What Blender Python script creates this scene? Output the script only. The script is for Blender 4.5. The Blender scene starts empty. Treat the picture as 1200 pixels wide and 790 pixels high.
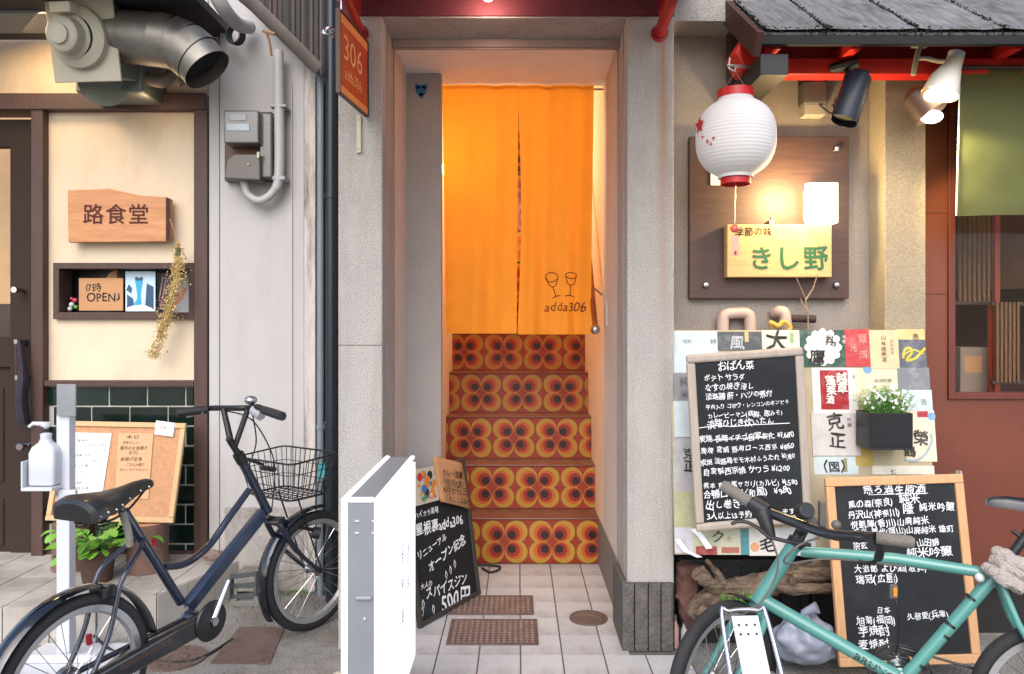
import bpy, math, random
from mathutils import Vector, Matrix, noise
random.seed(7)
R = math.radians
SC = bpy.context.scene
COL = SC.collection
K, PX0, PY0, CH = 867.0, 607.0, 385.0, 1.35   # focal length in photo pixels, vanishing point, eye height

# ------------------------------------------------------------------ camera, sky, sun, exposure
cam = bpy.data.cameras.new('camera')
cam.sensor_width = 36; cam.lens = 36 * K / 1200
cam.shift_x = -7 / 1200; cam.shift_y = -10 / 1200
cam.clip_start = .05; cam.clip_end = 500
camo = bpy.data.objects.new('camera', cam); COL.objects.link(camo)
camo.location = (0, 0, CH); camo.rotation_euler = (R(90), 0, 0)
SC.camera = camo
w = bpy.data.worlds.new('World'); SC.world = w; w.use_nodes = True
nt = w.node_tree; bg = nt.nodes['Background']
sky = nt.nodes.new('ShaderNodeTexSky'); sky.sky_type = 'NISHITA'; sky.sun_disc = False
SUN_EL, SUN_AZ = 42, 190      # azimuth clockwise from +Y
sky.sun_elevation = R(SUN_EL); sky.sun_rotation = R(SUN_AZ)
sky.air_density = 1.0; sky.dust_density = 2.2; sky.ozone_density = 1.0
nt.links.new(sky.outputs[0], bg.inputs[0]); bg.inputs[1].default_value = .15
sun = bpy.data.lights.new('sun', 'SUN'); sun.energy = 1.15; sun.angle = R(60); sun.color = (1, .975, .95)
suno = bpy.data.objects.new('sun', sun); COL.objects.link(suno)
sd = Vector((math.sin(R(SUN_AZ)) * math.cos(R(SUN_EL)), math.cos(R(SUN_AZ)) * math.cos(R(SUN_EL)), math.sin(R(SUN_EL))))
suno.rotation_euler = (-sd).to_track_quat('-Z', 'Y').to_euler(); suno.location = sd * 20
SC.view_settings.view_transform = 'Standard'; SC.view_settings.look = 'None'
SC.view_settings.exposure = 1.0; SC.view_settings.gamma = 1
SC.render.engine = 'CYCLES'
SC.cycles.max_bounces = 8; SC.cycles.use_denoising = True
SC.cycles.sample_clamp_indirect = 6

# ------------------------------------------------------------------ helpers
def W(px, py, d):
    return Vector(((px - PX0) * d / K, d, CH - (py - PY0) * d / K))
def lin(h):
    if not isinstance(h, str): return h
    v = [int(h[i:i + 2], 16) / 255 for i in (1, 3, 5)]
    return tuple(x / 12.92 if x <= .04045 else ((x + .055) / 1.055) ** 2.4 for x in v)
MATS = {}
def mat(name, col, rough=.6, metal=0, var=.12, scale=6, bump=0, bscale=80, stretch=(1, 1, 1), col2=None, speck=0,
        rnd=0, trans=0, emit=0, ecol=None, stain=None, stain_amt=.5, stain_scale=2.5, stain_stretch=(6, 6, .8), alpha=1, coat=0, sstr=None):
    if name in MATS: return MATS[name]
    m = bpy.data.materials.new(name); m.use_nodes = True; MATS[name] = m
    t = m.node_tree; N = t.nodes; L = t.links
    b = N['Principled BSDF']; col = lin(col)
    tc = N.new('ShaderNodeTexCoord'); mp = N.new('ShaderNodeMapping'); mp.inputs['Scale'].default_value = stretch
    L.new(tc.outputs['Object'], mp.inputs[0])
    nz = N.new('ShaderNodeTexNoise'); nz.inputs['Scale'].default_value = scale; nz.inputs['Detail'].default_value = 6
    nz.inputs['Roughness'].default_value = .65
    L.new(mp.outputs[0], nz.inputs[0])
    cr = N.new('ShaderNodeValToRGB'); cr.color_ramp.elements[0].position = .3; cr.color_ramp.elements[1].position = .7
    c2 = lin(col2) if col2 else tuple(min(1, x * (1 + var)) for x in col)
    c1 = col if col2 else tuple(x * (1 - var) for x in col)
    cr.color_ramp.elements[0].color = (*c1, 1); cr.color_ramp.elements[1].color = (*c2, 1)
    L.new(nz.outputs[0], cr.inputs[0]); out = cr.outputs[0]
    def mix(a, fac, bcol, mode='MIX'):
        mx = N.new('ShaderNodeMix'); mx.data_type = 'RGBA'; mx.blend_type = mode
        if isinstance(fac, (int, float)): mx.inputs[0].default_value = fac
        else: L.new(fac, mx.inputs[0])
        L.new(a, mx.inputs[6])
        if isinstance(bcol, tuple): mx.inputs[7].default_value = (*bcol[:3], 1)
        else: L.new(bcol, mx.inputs[7])
        return mx.outputs[2]
    if speck:
        n2 = N.new('ShaderNodeTexNoise'); n2.inputs['Scale'].default_value = 190; n2.inputs['Detail'].default_value = 2
        L.new(tc.outputs['Object'], n2.inputs[0])
        r2 = N.new('ShaderNodeValToRGB'); r2.color_ramp.elements[0].position = .35; r2.color_ramp.elements[1].position = .65
        lo = 1 - speck; r2.color_ramp.elements[0].color = (lo, lo, lo, 1); r2.color_ramp.elements[1].color = (1, 1, 1, 1)
        L.new(n2.outputs[0], r2.inputs[0]); out = mix(out, 1.0, r2.outputs[0], 'MULTIPLY')
    if stain:
        mp3 = N.new('ShaderNodeMapping'); mp3.inputs['Scale'].default_value = stain_stretch
        L.new(tc.outputs['Object'], mp3.inputs[0])
        n3 = N.new('ShaderNodeTexNoise'); n3.inputs['Scale'].default_value = stain_scale; n3.inputs['Detail'].default_value = 7
        n3.inputs['Roughness'].default_value = .7
        L.new(mp3.outputs[0], n3.inputs[0])
        r3 = N.new('ShaderNodeValToRGB'); r3.color_ramp.elements[0].position = .48; r3.color_ramp.elements[1].position = .72
        r3.color_ramp.elements[0].color = (0, 0, 0, 1); r3.color_ramp.elements[1].color = (stain_amt,) * 3 + (1,)
        L.new(n3.outputs[0], r3.inputs[0]); out = mix(out, r3.outputs[0], lin(stain))
    if rnd:
        oi = N.new('ShaderNodeObjectInfo'); mr = N.new('ShaderNodeMapRange')
        mr.inputs[3].default_value = 1 - rnd; mr.inputs[4].default_value = 1 + rnd
        L.new(oi.outputs['Random'], mr.inputs[0])
        cb = N.new('ShaderNodeCombineColor'); [L.new(mr.outputs[0], cb.inputs[i]) for i in range(3)]
        out = mix(out, 1.0, cb.outputs[0], 'MULTIPLY')
    L.new(out, b.inputs['Base Color'])
    b.inputs['Roughness'].default_value = rough; b.inputs['Metallic'].default_value = metal
    if coat: b.inputs['Coat Weight'].default_value = coat; b.inputs['Coat Roughness'].default_value = .1
    if rough > .12 and not trans:
        mr = N.new('ShaderNodeMapRange'); mr.inputs[3].default_value = max(.05, rough - .1); mr.inputs[4].default_value = min(1, rough + .12)
        L.new(nz.outputs[0], mr.inputs[0]); L.new(mr.outputs[0], b.inputs['Roughness'])
    if trans: b.inputs['Transmission Weight'].default_value = trans
    if alpha < 1: b.inputs['Alpha'].default_value = alpha
    if emit:
        b.inputs['Emission Color'].default_value = (*lin(ecol or col), 1); b.inputs['Emission Strength'].default_value = emit
    if bump:
        n4 = N.new('ShaderNodeTexNoise'); n4.inputs['Scale'].default_value = bscale; n4.inputs['Detail'].default_value = 4
        L.new(mp.outputs[0], n4.inputs[0])
        bp = N.new('ShaderNodeBump'); bp.inputs['Strength'].default_value = min(1, bump); bp.inputs['Distance'].default_value = .01
        L.new(n4.outputs[0], bp.inputs['Height']); L.new(bp.outputs[0], b.inputs['Normal'])
    return m
def cloth_mat(name, col, tcol, tr=.5, var=.08):
    m = mat(name, col, .85, var=var, scale=5, bump=.25, bscale=500)
    t = m.node_tree; b = t.nodes['Principled BSDF']; o = t.nodes['Material Output']
    ts = t.nodes.new('ShaderNodeBsdfTranslucent'); ts.inputs[0].default_value = (*lin(tcol), 1)
    mx = t.nodes.new('ShaderNodeMixShader'); mx.inputs[0].default_value = tr
    t.links.new(b.outputs[0], mx.inputs[1]); t.links.new(ts.outputs[0], mx.inputs[2]); t.links.new(mx.outputs[0], o.inputs[0])
    return m

class MB:
    def __init__(s): s.v = []; s.f = []; s.m = []; s.s = []
    def add(s, vs, fs, mi=0, smooth=False):
        n = len(s.v); s.v += [tuple(v) for v in vs]; s.f += [tuple(i + n for i in f) for f in fs]
        s.m += [mi] * len(fs); s.s += [smooth] * len(fs); return s
    def box(s, a, b, mi=0, M=None):
        x0, y0, z0 = [min(p, q) for p, q in zip(a, b)]; x1, y1, z1 = [max(p, q) for p, q in zip(a, b)]
        vs = [Vector(p) for p in ((x0, y0, z0), (x1, y0, z0), (x1, y1, z0), (x0, y1, z0), (x0, y0, z1), (x1, y0, z1), (x1, y1, z1), (x0, y1, z1))]
        if M: vs = [M @ v for v in vs]
        return s.add(vs, [(0, 3, 2, 1), (4, 5, 6, 7), (0, 1, 5, 4), (1, 2, 6, 5), (2, 3, 7, 6), (3, 0, 4, 7)], mi)
    def tube(s, pts, r, n=10, mi=0, cap=True, sx=1, smooth=True):
        pts = [Vector(p) for p in pts]; m = len(pts)
        rr = r if isinstance(r, (list, tuple)) else [r] * m
        t0 = (pts[1] - pts[0]).normalized()
        up = Vector((0, 0, 1)) if abs(t0.z) < .9 else Vector((0, 1, 0))
        a = t0.cross(up).normalized(); vs = []
        for i, p in enumerate(pts):
            t = (pts[min(i + 1, m - 1)] - pts[max(i - 1, 0)]).normalized()
            a = (a - t * a.dot(t)).normalized(); b = t.cross(a)
            for k in range(n):
                q = 2 * math.pi * k / n
                vs.append(p + a * (math.cos(q) * rr[i] * sx) + b * (math.sin(q) * rr[i]))
        fs = [(i * n + k, i * n + (k + 1) % n, (i + 1) * n + (k + 1) % n, (i + 1) * n + k) for i in range(m - 1) for k in range(n)]
        s.add(vs, fs, mi, smooth)
        if cap:
            b = len(s.v) - len(vs)
            s.f += [tuple(b + k for k in reversed(range(n))), tuple(b + (m - 1) * n + k for k in range(n))]
            s.m += [mi, mi]; s.s += [False, False]
        return s
    def lathe(s, prof, M=None, n=20, mi=0, a0=0, a1=2 * math.pi, smooth=True):
        full = abs(a1 - a0 - 2 * math.pi) < 1e-6; c = n if full else n + 1
        vs = []
        for r, z in prof:
            for k in range(c):
                q = a0 + (a1 - a0) * k / n; vs.append(Vector((r * math.cos(q), r * math.sin(q), z)))
        if M: vs = [M @ v for v in vs]
        fs = [(i * c + k, i * c + (k + 1) % c, (i + 1) * c + (k + 1) % c, (i + 1) * c + k) for i in range(len(prof) - 1) for k in range(n if full else n)]
        return s.add(vs, fs, mi, smooth)
    def prism(s, poly, y0, y1, M=None, mi=0):
        n = len(poly); vs = [Vector((x, y0, z)) for x, z in poly] + [Vector((x, y1, z)) for x, z in poly]
        if M: vs = [M @ v for v in vs]
        return s.add(vs, [tuple(range(n)), tuple(reversed(range(n, 2 * n)))] + [(i, i + n, (i + 1) % n + n, (i + 1) % n) for i in range(n)], mi)
    def disc(s, c, r, M=None, n=20, mi=0, y=0, rz=None):
        vs = [Vector((c[0] + r * math.cos(2 * math.pi * k / n), y, c[1] + (rz or r) * math.sin(2 * math.pi * k / n))) for k in range(n)]
        if M: vs = [M @ v for v in vs]
        return s.add(vs, [tuple(range(n))], mi)
    def ball(s, c, r, n=10, mi=0, sc=(1, 1, 1), nz=0, seed=0):
        c = Vector(c); vs = []; m = n
        for i in range(m + 1):
            th = math.pi * i / m
            for k in range(2 * n):
                q = math.pi * k / n; d = Vector((math.sin(th) * math.cos(q), math.sin(th) * math.sin(q), math.cos(th)))
                f = 1 + (nz * noise.noise(d * 2.2 + Vector((seed, seed, 0))) if nz else 0)
                vs.append(c + Vector((d.x * sc[0], d.y * sc[1], d.z * sc[2])) * r * f)
        c2 = 2 * n
        fs = [(i * c2 + k, i * c2 + (k + 1) % c2, (i + 1) * c2 + (k + 1) % c2, (i + 1) * c2 + k) for i in range(m) for k in range(c2)]
        return s.add(vs, [tuple(reversed(f)) for f in fs], mi, True)
def mesh(name, mb, mats):
    me = bpy.data.meshes.new(name); me.from_pydata(mb.v, [], mb.f)
    for m in (mats if isinstance(mats, (list, tuple)) else [mats]): me.materials.append(m)
    me.polygons.foreach_set('material_index', mb.m); me.polygons.foreach_set('use_smooth', mb.s)
    me.update()
    if any(mb.s): me.set_sharp_from_angle(angle=R(38))
    return me
def link(o, parent=None):
    COL.objects.link(o)
    if parent:
        o.parent = parent; o.matrix_parent_inverse = WM(parent).inverted()
    return o
WMS = {}
def WM(o):
    return WMS.get(o.name, Matrix.Identity(4))
def obj(name, mb, mats, parent=None, bevel=0, M=None, seg=2):
    me = mb if isinstance(mb, bpy.types.Mesh) else mesh(name, mb, mats)
    o = bpy.data.objects.new(name, me); link(o, parent)
    if M is not None:
        o.matrix_basis = M; WMS[o.name] = M
    if bevel:
        b = o.modifiers.new('bevel', 'BEVEL'); b.width = bevel; b.segments = seg; b.limit_method = 'ANGLE'
    return o
def parts(name, mb, mats, parent, bevel=0):
    """one object for every separate piece of mb"""
    n = len(mb.v); up = list(range(n))
    def find(a):
        while up[a] != a: up[a] = up[up[a]]; a = up[a]
        return a
    for f in mb.f:
        r = find(f[0])
        for k in f[1:]:
            q = find(k)
            if q != r: up[q] = r
    gr = {}
    for i, f in enumerate(mb.f): gr.setdefault(find(f[0]), []).append(i)
    out = []
    for fs in gr.values():
        ids = {}; m2 = MB()
        for i in fs:
            for k in mb.f[i]: ids.setdefault(k, len(ids))
            m2.f.append(tuple(ids[k] for k in mb.f[i])); m2.m.append(mb.m[i]); m2.s.append(mb.s[i])
        m2.v = [mb.v[k] for k in ids]; out.append(obj(name, m2, mats, parent, bevel))
    return out
def tag(o, label, cat, group=None):
    o['label'] = label; o['category'] = cat
    if group: o['group'] = group
    return o
def thing(name, loc, label, cat, group=None, M=None):
    o = bpy.data.objects.new(name, None); COL.objects.link(o); o.empty_display_size = .1
    M = M if M is not None else Matrix.Translation(Vector(loc)); o.matrix_basis = M; WMS[o.name] = M
    return tag(o, label, cat, group)
def struct(name, mb, mats, parent=None, bevel=0):
    o = obj(name, mb, mats, parent, bevel)
    if not parent: o['kind'] = 'structure'
    return o
def frame(O, X, Z):
    """local x along X, local z towards Z, local y into the scene"""
    ux = (Vector(X)).normalized(); z = Vector(Z); uz = (z - ux * z.dot(ux)).normalized(); uy = uz.cross(ux)
    M = Matrix((ux, uy, uz)).transposed().to_4x4(); M.translation = Vector(O); return M
def hit(px, py, M, off=0):
    """where the sight line of a photo pixel meets the plane y=off of frame M, in M's own coordinates"""
    Mi = M.inverted(); o = Mi @ Vector((0, 0, CH)); p = Mi @ W(px, py, 1.0); d = p - o
    t = (off - o.y) / d.y; q = o + d * t; return Vector((q.x, q.z))
def facing(d, z=0, x=0): return frame((x, d, z), (1, 0, 0), (0, 0, 1))
# glyphs -------------------------------------------------------------
GL = {}
def glyph(ch, bold=0):
    if (ch, bold) in GL: return GL[(ch, bold)]
    c = bpy.data.curves.new('g', 'FONT'); c.body = ch; c.size = 1; c.resolution_u = 2; c.offset = bold
    o = bpy.data.objects.new('g', c); COL.objects.link(o)
    me = bpy.data.meshes.new_from_object(o.evaluated_get(bpy.context.evaluated_depsgraph_get()))
    vs = [(v.co.x, v.co.y) for v in me.vertices]; fs = [tuple(p.vertices) for p in me.polygons]
    xs = [v[0] for v in vs] or [0, .3]
    if ord(ch) > 0x2e80 and ch not in '（）': adv = 1.0
    else: vs = [(v[0] - min(xs), v[1]) for v in vs]; adv = max(xs) - min(xs) + .09
    if ch == ' ': adv = .35
    bpy.data.objects.remove(o); bpy.data.curves.remove(c); bpy.data.meshes.remove(me)
    GL[(ch, bold)] = (vs, fs, adv); return GL[(ch, bold)]
def preload(chars, bold=0):
    need = [c for c in dict.fromkeys(chars) if (c, bold) not in GL]
    obs = []
    for ch in need:
        c = bpy.data.curves.new('g', 'FONT'); c.body = ch; c.size = 1; c.resolution_u = 2; c.offset = bold
        o = bpy.data.objects.new('g', c); COL.objects.link(o); obs.append((ch, o, c))
    dg = bpy.context.evaluated_depsgraph_get()
    for ch, o, c in obs:
        me = bpy.data.meshes.new_from_object(o.evaluated_get(dg))
        vs = [(v.co.x, v.co.y) for v in me.vertices]; fs = [tuple(p.vertices) for p in me.polygons]
        xs = [v[0] for v in vs] or [0, .3]
        if ord(ch) > 0x2e80: adv = 1.0
        else: vs = [(v[0] - min(xs), v[1]) for v in vs]; adv = max(xs) - min(xs) + .09
        if ch == ' ': adv = .35
        GL[(ch, bold)] = (vs, fs, adv); bpy.data.meshes.remove(me)
    for ch, o, c in obs: bpy.data.objects.remove(o); bpy.data.curves.remove(c)
def write(mb, M, text, x, y, width=None, size=.02, ang=0, y0=-.0015, hand=0, shear=0, mi=0, vert=False, bold=0, fit=False, cap=9):
    """flat lettering on the plane y=y0 of frame M, starting at (x, y); width sets the size or squeezes"""
    wbold = bold; bold = 0
    preload(text, bold)
    tot = sum(GL[(c, bold)][2] for c in text) or 1
    sx = size
    if width and not vert:
        sx = width / tot
        if not fit: size = min(sx * 1.08, cap)
    ca, sa = math.cos(ang), math.sin(ang); cx = 0
    for i, ch in enumerate(text):
        vs, fs, adv = GL[(ch, bold)]
        if fs:
            jr = random.uniform(-1, 1) * hand * .14; js = 1 + random.uniform(-1, 1) * hand * .12; jy = random.uniform(-1, 1) * hand * .08
            ph = random.random() * 9; cj, sj = math.cos(jr), math.sin(jr); out = []
            for (a, b) in vs:
                if hand:
                    a += .035 * hand * math.sin(b * 7 + ph); b += .035 * hand * math.sin(a * 6 + ph * 2)
                a -= .5; b -= .35; a, b = (a * cj - b * sj) * js, (a * sj + b * cj) * js; a += .5; b += .35 + jy
                a += shear * b
                if vert: p, q = a * size, b * size - i * size * 1.05
                else: p, q = cx * sx + a * sx, b * size
                out.append(M @ Vector((x + p * ca - q * sa, y0, y + p * sa + q * ca)))
            mb.add(out, fs, mi)
            if wbold:
                e = wbold * size * .9; ux_ = M.to_3x3() @ Vector((1, 0, 0)); uy_ = M.to_3x3() @ Vector((0, 1, 0)); uz_ = M.to_3x3() @ Vector((0, 0, 1))
                for k, (a_, b_) in enumerate(((-1, 0), (1, 0), (0, -1), (0, 1))):
                    mb.add([p + ux_ * (a_ * e) + uz_ * (b_ * e) - uy_ * (.00006 * (k + 1)) for p in out], fs, mi)
        cx += adv
    return cx * sx
def stroke(mb, M, pts, wd, y0=-.0015, mi=0):
    """a flat drawn line through pts (x, z)"""
    P = [Vector(p) for p in pts]; n = len(P); vs = []
    for i in range(n):
        t = (P[min(i + 1, n - 1)] - P[max(i - 1, 0)])
        t = t.normalized() if t.length > 1e-9 else Vector((1, 0)); nn = Vector((-t.y, t.x)) * (wd[i] if isinstance(wd, (list, tuple)) else wd) / 2
        for q in (P[i] + nn, P[i] - nn): vs.append(M @ Vector((q.x, y0, q.y)))
    mb.add(vs, [(2 * i, 2 * i + 1, 2 * i + 3, 2 * i + 2) for i in range(n - 1)], mi)
def bez(pts, n=8):
    """smooth curve through points (Catmull-Rom)"""
    P = [Vector(p) for p in pts]; out = []
    for i in range(len(P) - 1):
        a, b, c, d = P[max(i - 1, 0)], P[i], P[i + 1], P[min(i + 2, len(P) - 1)]
        for k in range(n):
            t = k / n
            out.append(.5 * ((2 * b) + (c - a) * t + (2 * a - 5 * b + 4 * c - d) * t * t + (3 * b - a - 3 * c + d) * t ** 3))
    out.append(P[-1]); return out
def clip(poly, cl):
    """convex clip of poly by counter-clockwise polygon cl"""
    out = poly
    for i in range(len(cl)):
        a, b = cl[i], cl[(i + 1) % len(cl)]; inp = out; out = []
        if not inp: break
        f = lambda p: (b[0] - a[0]) * (p[1] - a[1]) - (b[1] - a[1]) * (p[0] - a[0])
        for j in range(len(inp)):
            p, q = inp[j], inp[(j + 1) % len(inp)]; fp, fq = f(p), f(q)
            if fp >= 0: out.append(p)
            if fp * fq < 0:
                t = fp / (fp - fq); out.append((p[0] + (q[0] - p[0]) * t, p[1] + (q[1] - p[1]) * t))
    return out
def pbox(mb, x0, y0, x1, y1, d0, d1, mi=0):
    """box whose front face (depth d0) covers a photo rectangle; d1 is the back depth"""
    a = W(x0, y0, d0); b = W(x1, y1, d0)
    return mb.box((a.x, d0, b.z), (b.x, d1, a.z), mi)
def light(kind, name, loc, energy, col, parent=None, size=.05, target=None, spot=None, blend=.6):
    l = bpy.data.lights.new(name, kind); l.energy = energy; l.color = col
    if kind == 'SPOT': l.spot_size = R(spot or 80); l.spot_blend = blend
    if kind == 'AREA': l.shape = 'RECTANGLE'; l.size = size; l.size_y = size
    else: l.shadow_soft_size = size
    o = bpy.data.objects.new(name, l); 
    M = Matrix.Translation(Vector(loc))
    if target is not None:
        M = M @ (Vector(target) - Vector(loc)).to_track_quat('-Z', 'Y').to_matrix().to_4x4()
    o.matrix_basis = M; COL.objects.link(o)
    if parent: o.parent = parent; o.matrix_parent_inverse = WM(parent).inverted()
    return o

# ------------------------------------------------------------------ materials
conc = mat('pillar_coat', '#bcb7b2', .9, var=.09, scale=3, speck=.34, bump=.9, bscale=200, stain='#8c7f72', stain_amt=.5, stain_scale=1.6, stain_stretch=(5, 5, .7))
conc2 = mat('recess_wall_coat', '#a39a93', .9, var=.08, scale=3, speck=.36, bump=.6, bscale=240, stain='#85705c', stain_amt=.35)
jambw = mat('jamb_plaster', '#cfc6c0', .75, var=.05, scale=3, speck=.1, bump=.15, bscale=200)
asphalt = mat('street_concrete', '#94908b', .9, var=.22, scale=5, speck=.5, bump=1, bscale=90, stain='#5a5148', stain_amt=.85, stain_scale=3.5, stain_stretch=(1, 1, 1))
grout = mat('grout', '#5f5b58', .9, speck=.2, bump=.3)
ptile = mat('floor_tile', '#b6b6b8', .5, var=.08, scale=9, speck=.12, rnd=.07, stain='#6a5f54', stain_amt=.6, stain_scale=4, stain_stretch=(1, 1, 1))
stile = mat('step_tile', '#b0aaa3', .6, var=.1, scale=8, speck=.12, rnd=.08, stain='#6d645a', stain_amt=.6, stain_scale=3, stain_stretch=(1, 1, 1))
wwhite = mat('white_painted_wall', '#aba8a7', .7, var=.04, scale=2, bump=.12, bscale=30, stain='#8a8683', stain_amt=.35, stain_scale=1.2, stain_stretch=(5, 5, 1))
cream = mat('cream_plaster', '#d2c0a8', .85, var=.04, scale=3, bump=.25, bscale=25, stain='#a8927a', stain_amt=.3, stain_scale=2.2, stain_stretch=(2, 2, 1))
bwood = mat('dark_brown_timber', '#46302a', .55, var=.2, scale=4, stretch=(12, 12, 1), bump=.2, bscale=30)
doorw = mat('dark_door_wood', '#2c1c16', .85, var=.18, scale=4, stretch=(14, 14, 1), bump=.2, bscale=30)
gtile = mat('green_glazed_brick', '#0f221d', .16, var=.4, scale=7, rnd=.25, bump=.08, bscale=12, coat=.5)
wgrout = mat('white_grout', '#b9b7ae', .9)
black = mat('black_paint', '#0d0d0f', .5, var=.2)
blackm = mat('black_plastic', '#1b1b1e', .45, var=.15)
rubber = mat('tyre_rubber', '#1e1e21', .75, var=.2, scale=30, bump=.3, bscale=150)
chrome = mat('chrome', '#b9b9bd', .18, 1, var=.05)
steel = mat('brushed_steel', '#9b9b9c', .35, 1, var=.12, scale=12, stretch=(1, 1, 8))
zinc = mat('galvanised_duct', '#87827b', .45, .75, var=.22, scale=10, stretch=(1, 1, 1), bump=.1, bscale=20)
ivory = mat('ivory_plastic', '#aba594', .5, var=.08)
greyp = mat('grey_plastic', '#5c5753', .5, var=.12)
lgrey = mat('light_grey_plastic', '#8f9196', .45, var=.06)
whitep = mat('white_plastic', '#bfc2c8', .35, var=.02)
navy = mat('navy_frame_paint', '#1b2334', .25, .2, var=.1, coat=.6)
navyp = mat('navy_pipe_paint', '#161d29', .4, var=.1)
teal = mat('teal_frame_paint', '#4f8a83', .3, var=.05, coat=.4)
chalk = mat('chalk', '#e6e8ea', .95, var=.06)
cboard = mat('blackboard', '#0d1115', .7, var=.25, scale=4, stain='#33383c', stain_amt=.45, stain_scale=4, stain_stretch=(1, 1, 1))
fgrey = mat('weathered_grey_frame', '#a3978b', .7, var=.12, scale=5, stretch=(10, 10, 1.5))
fpine = mat('pine_frame', '#c2956a', .55, var=.12, scale=5, stretch=(10, 10, 1.5))
redp = mat('red_paint', '#8e1018', .45, var=.15, scale=8)
vred = mat('vermilion_beam_paint', '#c21f12', .5, var=.15, scale=6)
orangec = cloth_mat('orange_noren_cloth', '#ee9c30', '#ffb644', .33)
greenc = cloth_mat('green_noren_cloth', '#565e3a', '#8a7a2c', .35)
terra = mat('terracotta_wood', '#653325', .45, var=.14, scale=3, stretch=(1, 1, 1), bump=.05)
ink = mat('black_ink', '#1a1716', .8)
paper = mat('white_paper', '#dfe0df', .85, var=.04)
kraft = mat('kraft_paper', '#b98a62', .9, var=.06)
rust = mat('rusty_iron', '#6f5c55', .7, .3, var=.25, scale=12, bump=.5, bscale=90, stain='#3c3330', stain_amt=.6, stain_stretch=(1, 1, 1))
bark = mat('bark', '#6d5847', .9, var=.45, scale=9, bump=1, bscale=30, col2='#a08a74')
leafm = mat('leaf_green', '#4f8f2c', .5, var=.3, scale=20, rnd=.2)
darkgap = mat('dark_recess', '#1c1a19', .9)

# ------------------------------------------------------------------ ground
struct('ground', MB().box((-30, -25, -.3), (30, 20, 0)), asphalt)
fl = struct('entrance_floor', MB().box((-.60, 2.2, .001), (.70, 3.12, .004)).box((-.576, 3.12, .001), (.464, 4.26, .004)), grout)
gx, gy = .171, .195
def tile_mesh(w_, h_, t, name): return mesh(name, MB().box((-w_ / 2, -h_ / 2, 0), (w_ / 2, h_ / 2, t)), ptile)
TS = {}
yy = 2.26
while yy < 4.2:
    for k in range(-5, 4):
        x0 = .1816 + gx * k; x1 = x0 + gx; y0 = yy; y1 = yy + gy
        lo, hi = (-.60, .70) if y0 < 3.0 else (-.575, .462)
        x0 = max(x0, lo); x1 = min(x1, hi); y1 = min(y1, 4.24)
        if x1 - x0 < .03 or y1 - y0 < .03: continue
        key = (round(x1 - x0, 3), round(y1 - y0, 3))
        if key not in TS: TS[key] = mesh('tile', MB().box((-(x1 - x0) / 2 + .0032, -(y1 - y0) / 2 + .0032, 0), ((x1 - x0) / 2 - .0032, (y1 - y0) / 2 - .0032, .006)), ptile)
        obj('tile', TS[key], None, fl, M=Matrix.Translation((((x0 + x1) / 2), (y0 + y1) / 2, .003)) @ Matrix.Rotation(random.uniform(-.004, .004), 4, 'X') @ Matrix.Rotation(random.uniform(-.004, .004), 4, 'Z'))
    yy += gy
# iron covers
def grate(x0, x1, y0, y1, label):
    t = thing('drain_cover', ((x0 + x1) / 2, (y0 + y1) / 2, .009), label, 'drain cover', 'rusty drain covers in the tiled entrance')
    mb = MB(); fw = .012
    mb.box((x0, y0, .0095), (x1, y0 + fw, .016)).box((x0, y1 - fw, .0095), (x1, y1, .016)).box((x0, y0 + fw, .0095), (x0 + fw, y1 - fw, .016)).box((x1 - fw, y0 + fw, .0095), (x1, y1 - fw, .016))
    obj('rim', mb, rust, t)
    obj('plate', MB().box((x0 + fw, y0 + fw, .0095), (x1 - fw, y1 - fw, .012)), rust, t)
    mb = MB(); n = 15; s_ = (x1 - x0 - 2 * fw) / n; m_ = max(3, int((y1 - y0 - 2 * fw) / s_))
    for i in range(n):
        for j in range(m_):
            cx = x0 + fw + s_ * (i + .5); cy = y0 + fw + (y1 - y0 - 2 * fw) * (j + .5) / m_
            q = s_ * .36; mb.add([(cx - q, cy, .0145), (cx, cy - q, .0145), (cx + q, cy, .0145), (cx, cy + q, .0145), (cx, cy, .0165), (cx - q, cy, .012), (cx, cy - q, .012), (cx + q, cy, .012), (cx, cy + q, .012)],
                   [(0, 1, 4), (1, 2, 4), (2, 3, 4), (3, 0, 4), (0, 5, 6, 1), (1, 6, 7, 2), (2, 7, 8, 3), (3, 8, 5, 0)])
    obj('tread_pattern', mb, mat('worn_iron', '#93817a', .5, .4, var=.25, scale=20), t)['kind'] = 'stuff'
grate(-.305, .088, 3.13, 3.40, 'rectangular rusty iron drain cover nearer to the street')
grate(-.33, .075, 3.46, 3.70, 'rectangular rusty iron drain cover nearer to the flowered stairs')
def round_cover(x, y, r, z, label, name='round_cover'):
    t = thing(name, (x, y, z), label, 'manhole cover')
    obj('rim', MB().lathe([(r, z), (r, z + .008), (r - .012, z + .009), (r - .012, z + .004)], Matrix.Translation((x, y, 0)), 32), rust, t)
    mb = MB().lathe([(r - .012, z + .006), (r * .55, z + .007), (0.0005, z + .007)], Matrix.Translation((x, y, 0)), 32)
    for k in range(24):
        q = k * math.pi / 12; rr = r * (.35 if k % 2 else .7)
        c = Vector((x + rr * math.cos(q), y + rr * math.sin(q), 0)); mb.box(c + Vector((-.007, -.007, z + .006)), c + Vector((.007, .007, z + .010)))
    obj('plate', mb, rust, t)
round_cover(.326, 3.42, .088, .008, 'small round rusty cover in the tiles by the right pillar')
g = W(207, 772, 3.02); round_cover(g.x, 3.02, .115, .0, 'round rusty manhole cover under the navy bicycle')
q = [W(x, y, CH * K / (y - PY0)) for x, y in ((247, 778), (316, 779), (333, 737), (281, 736))]
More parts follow.
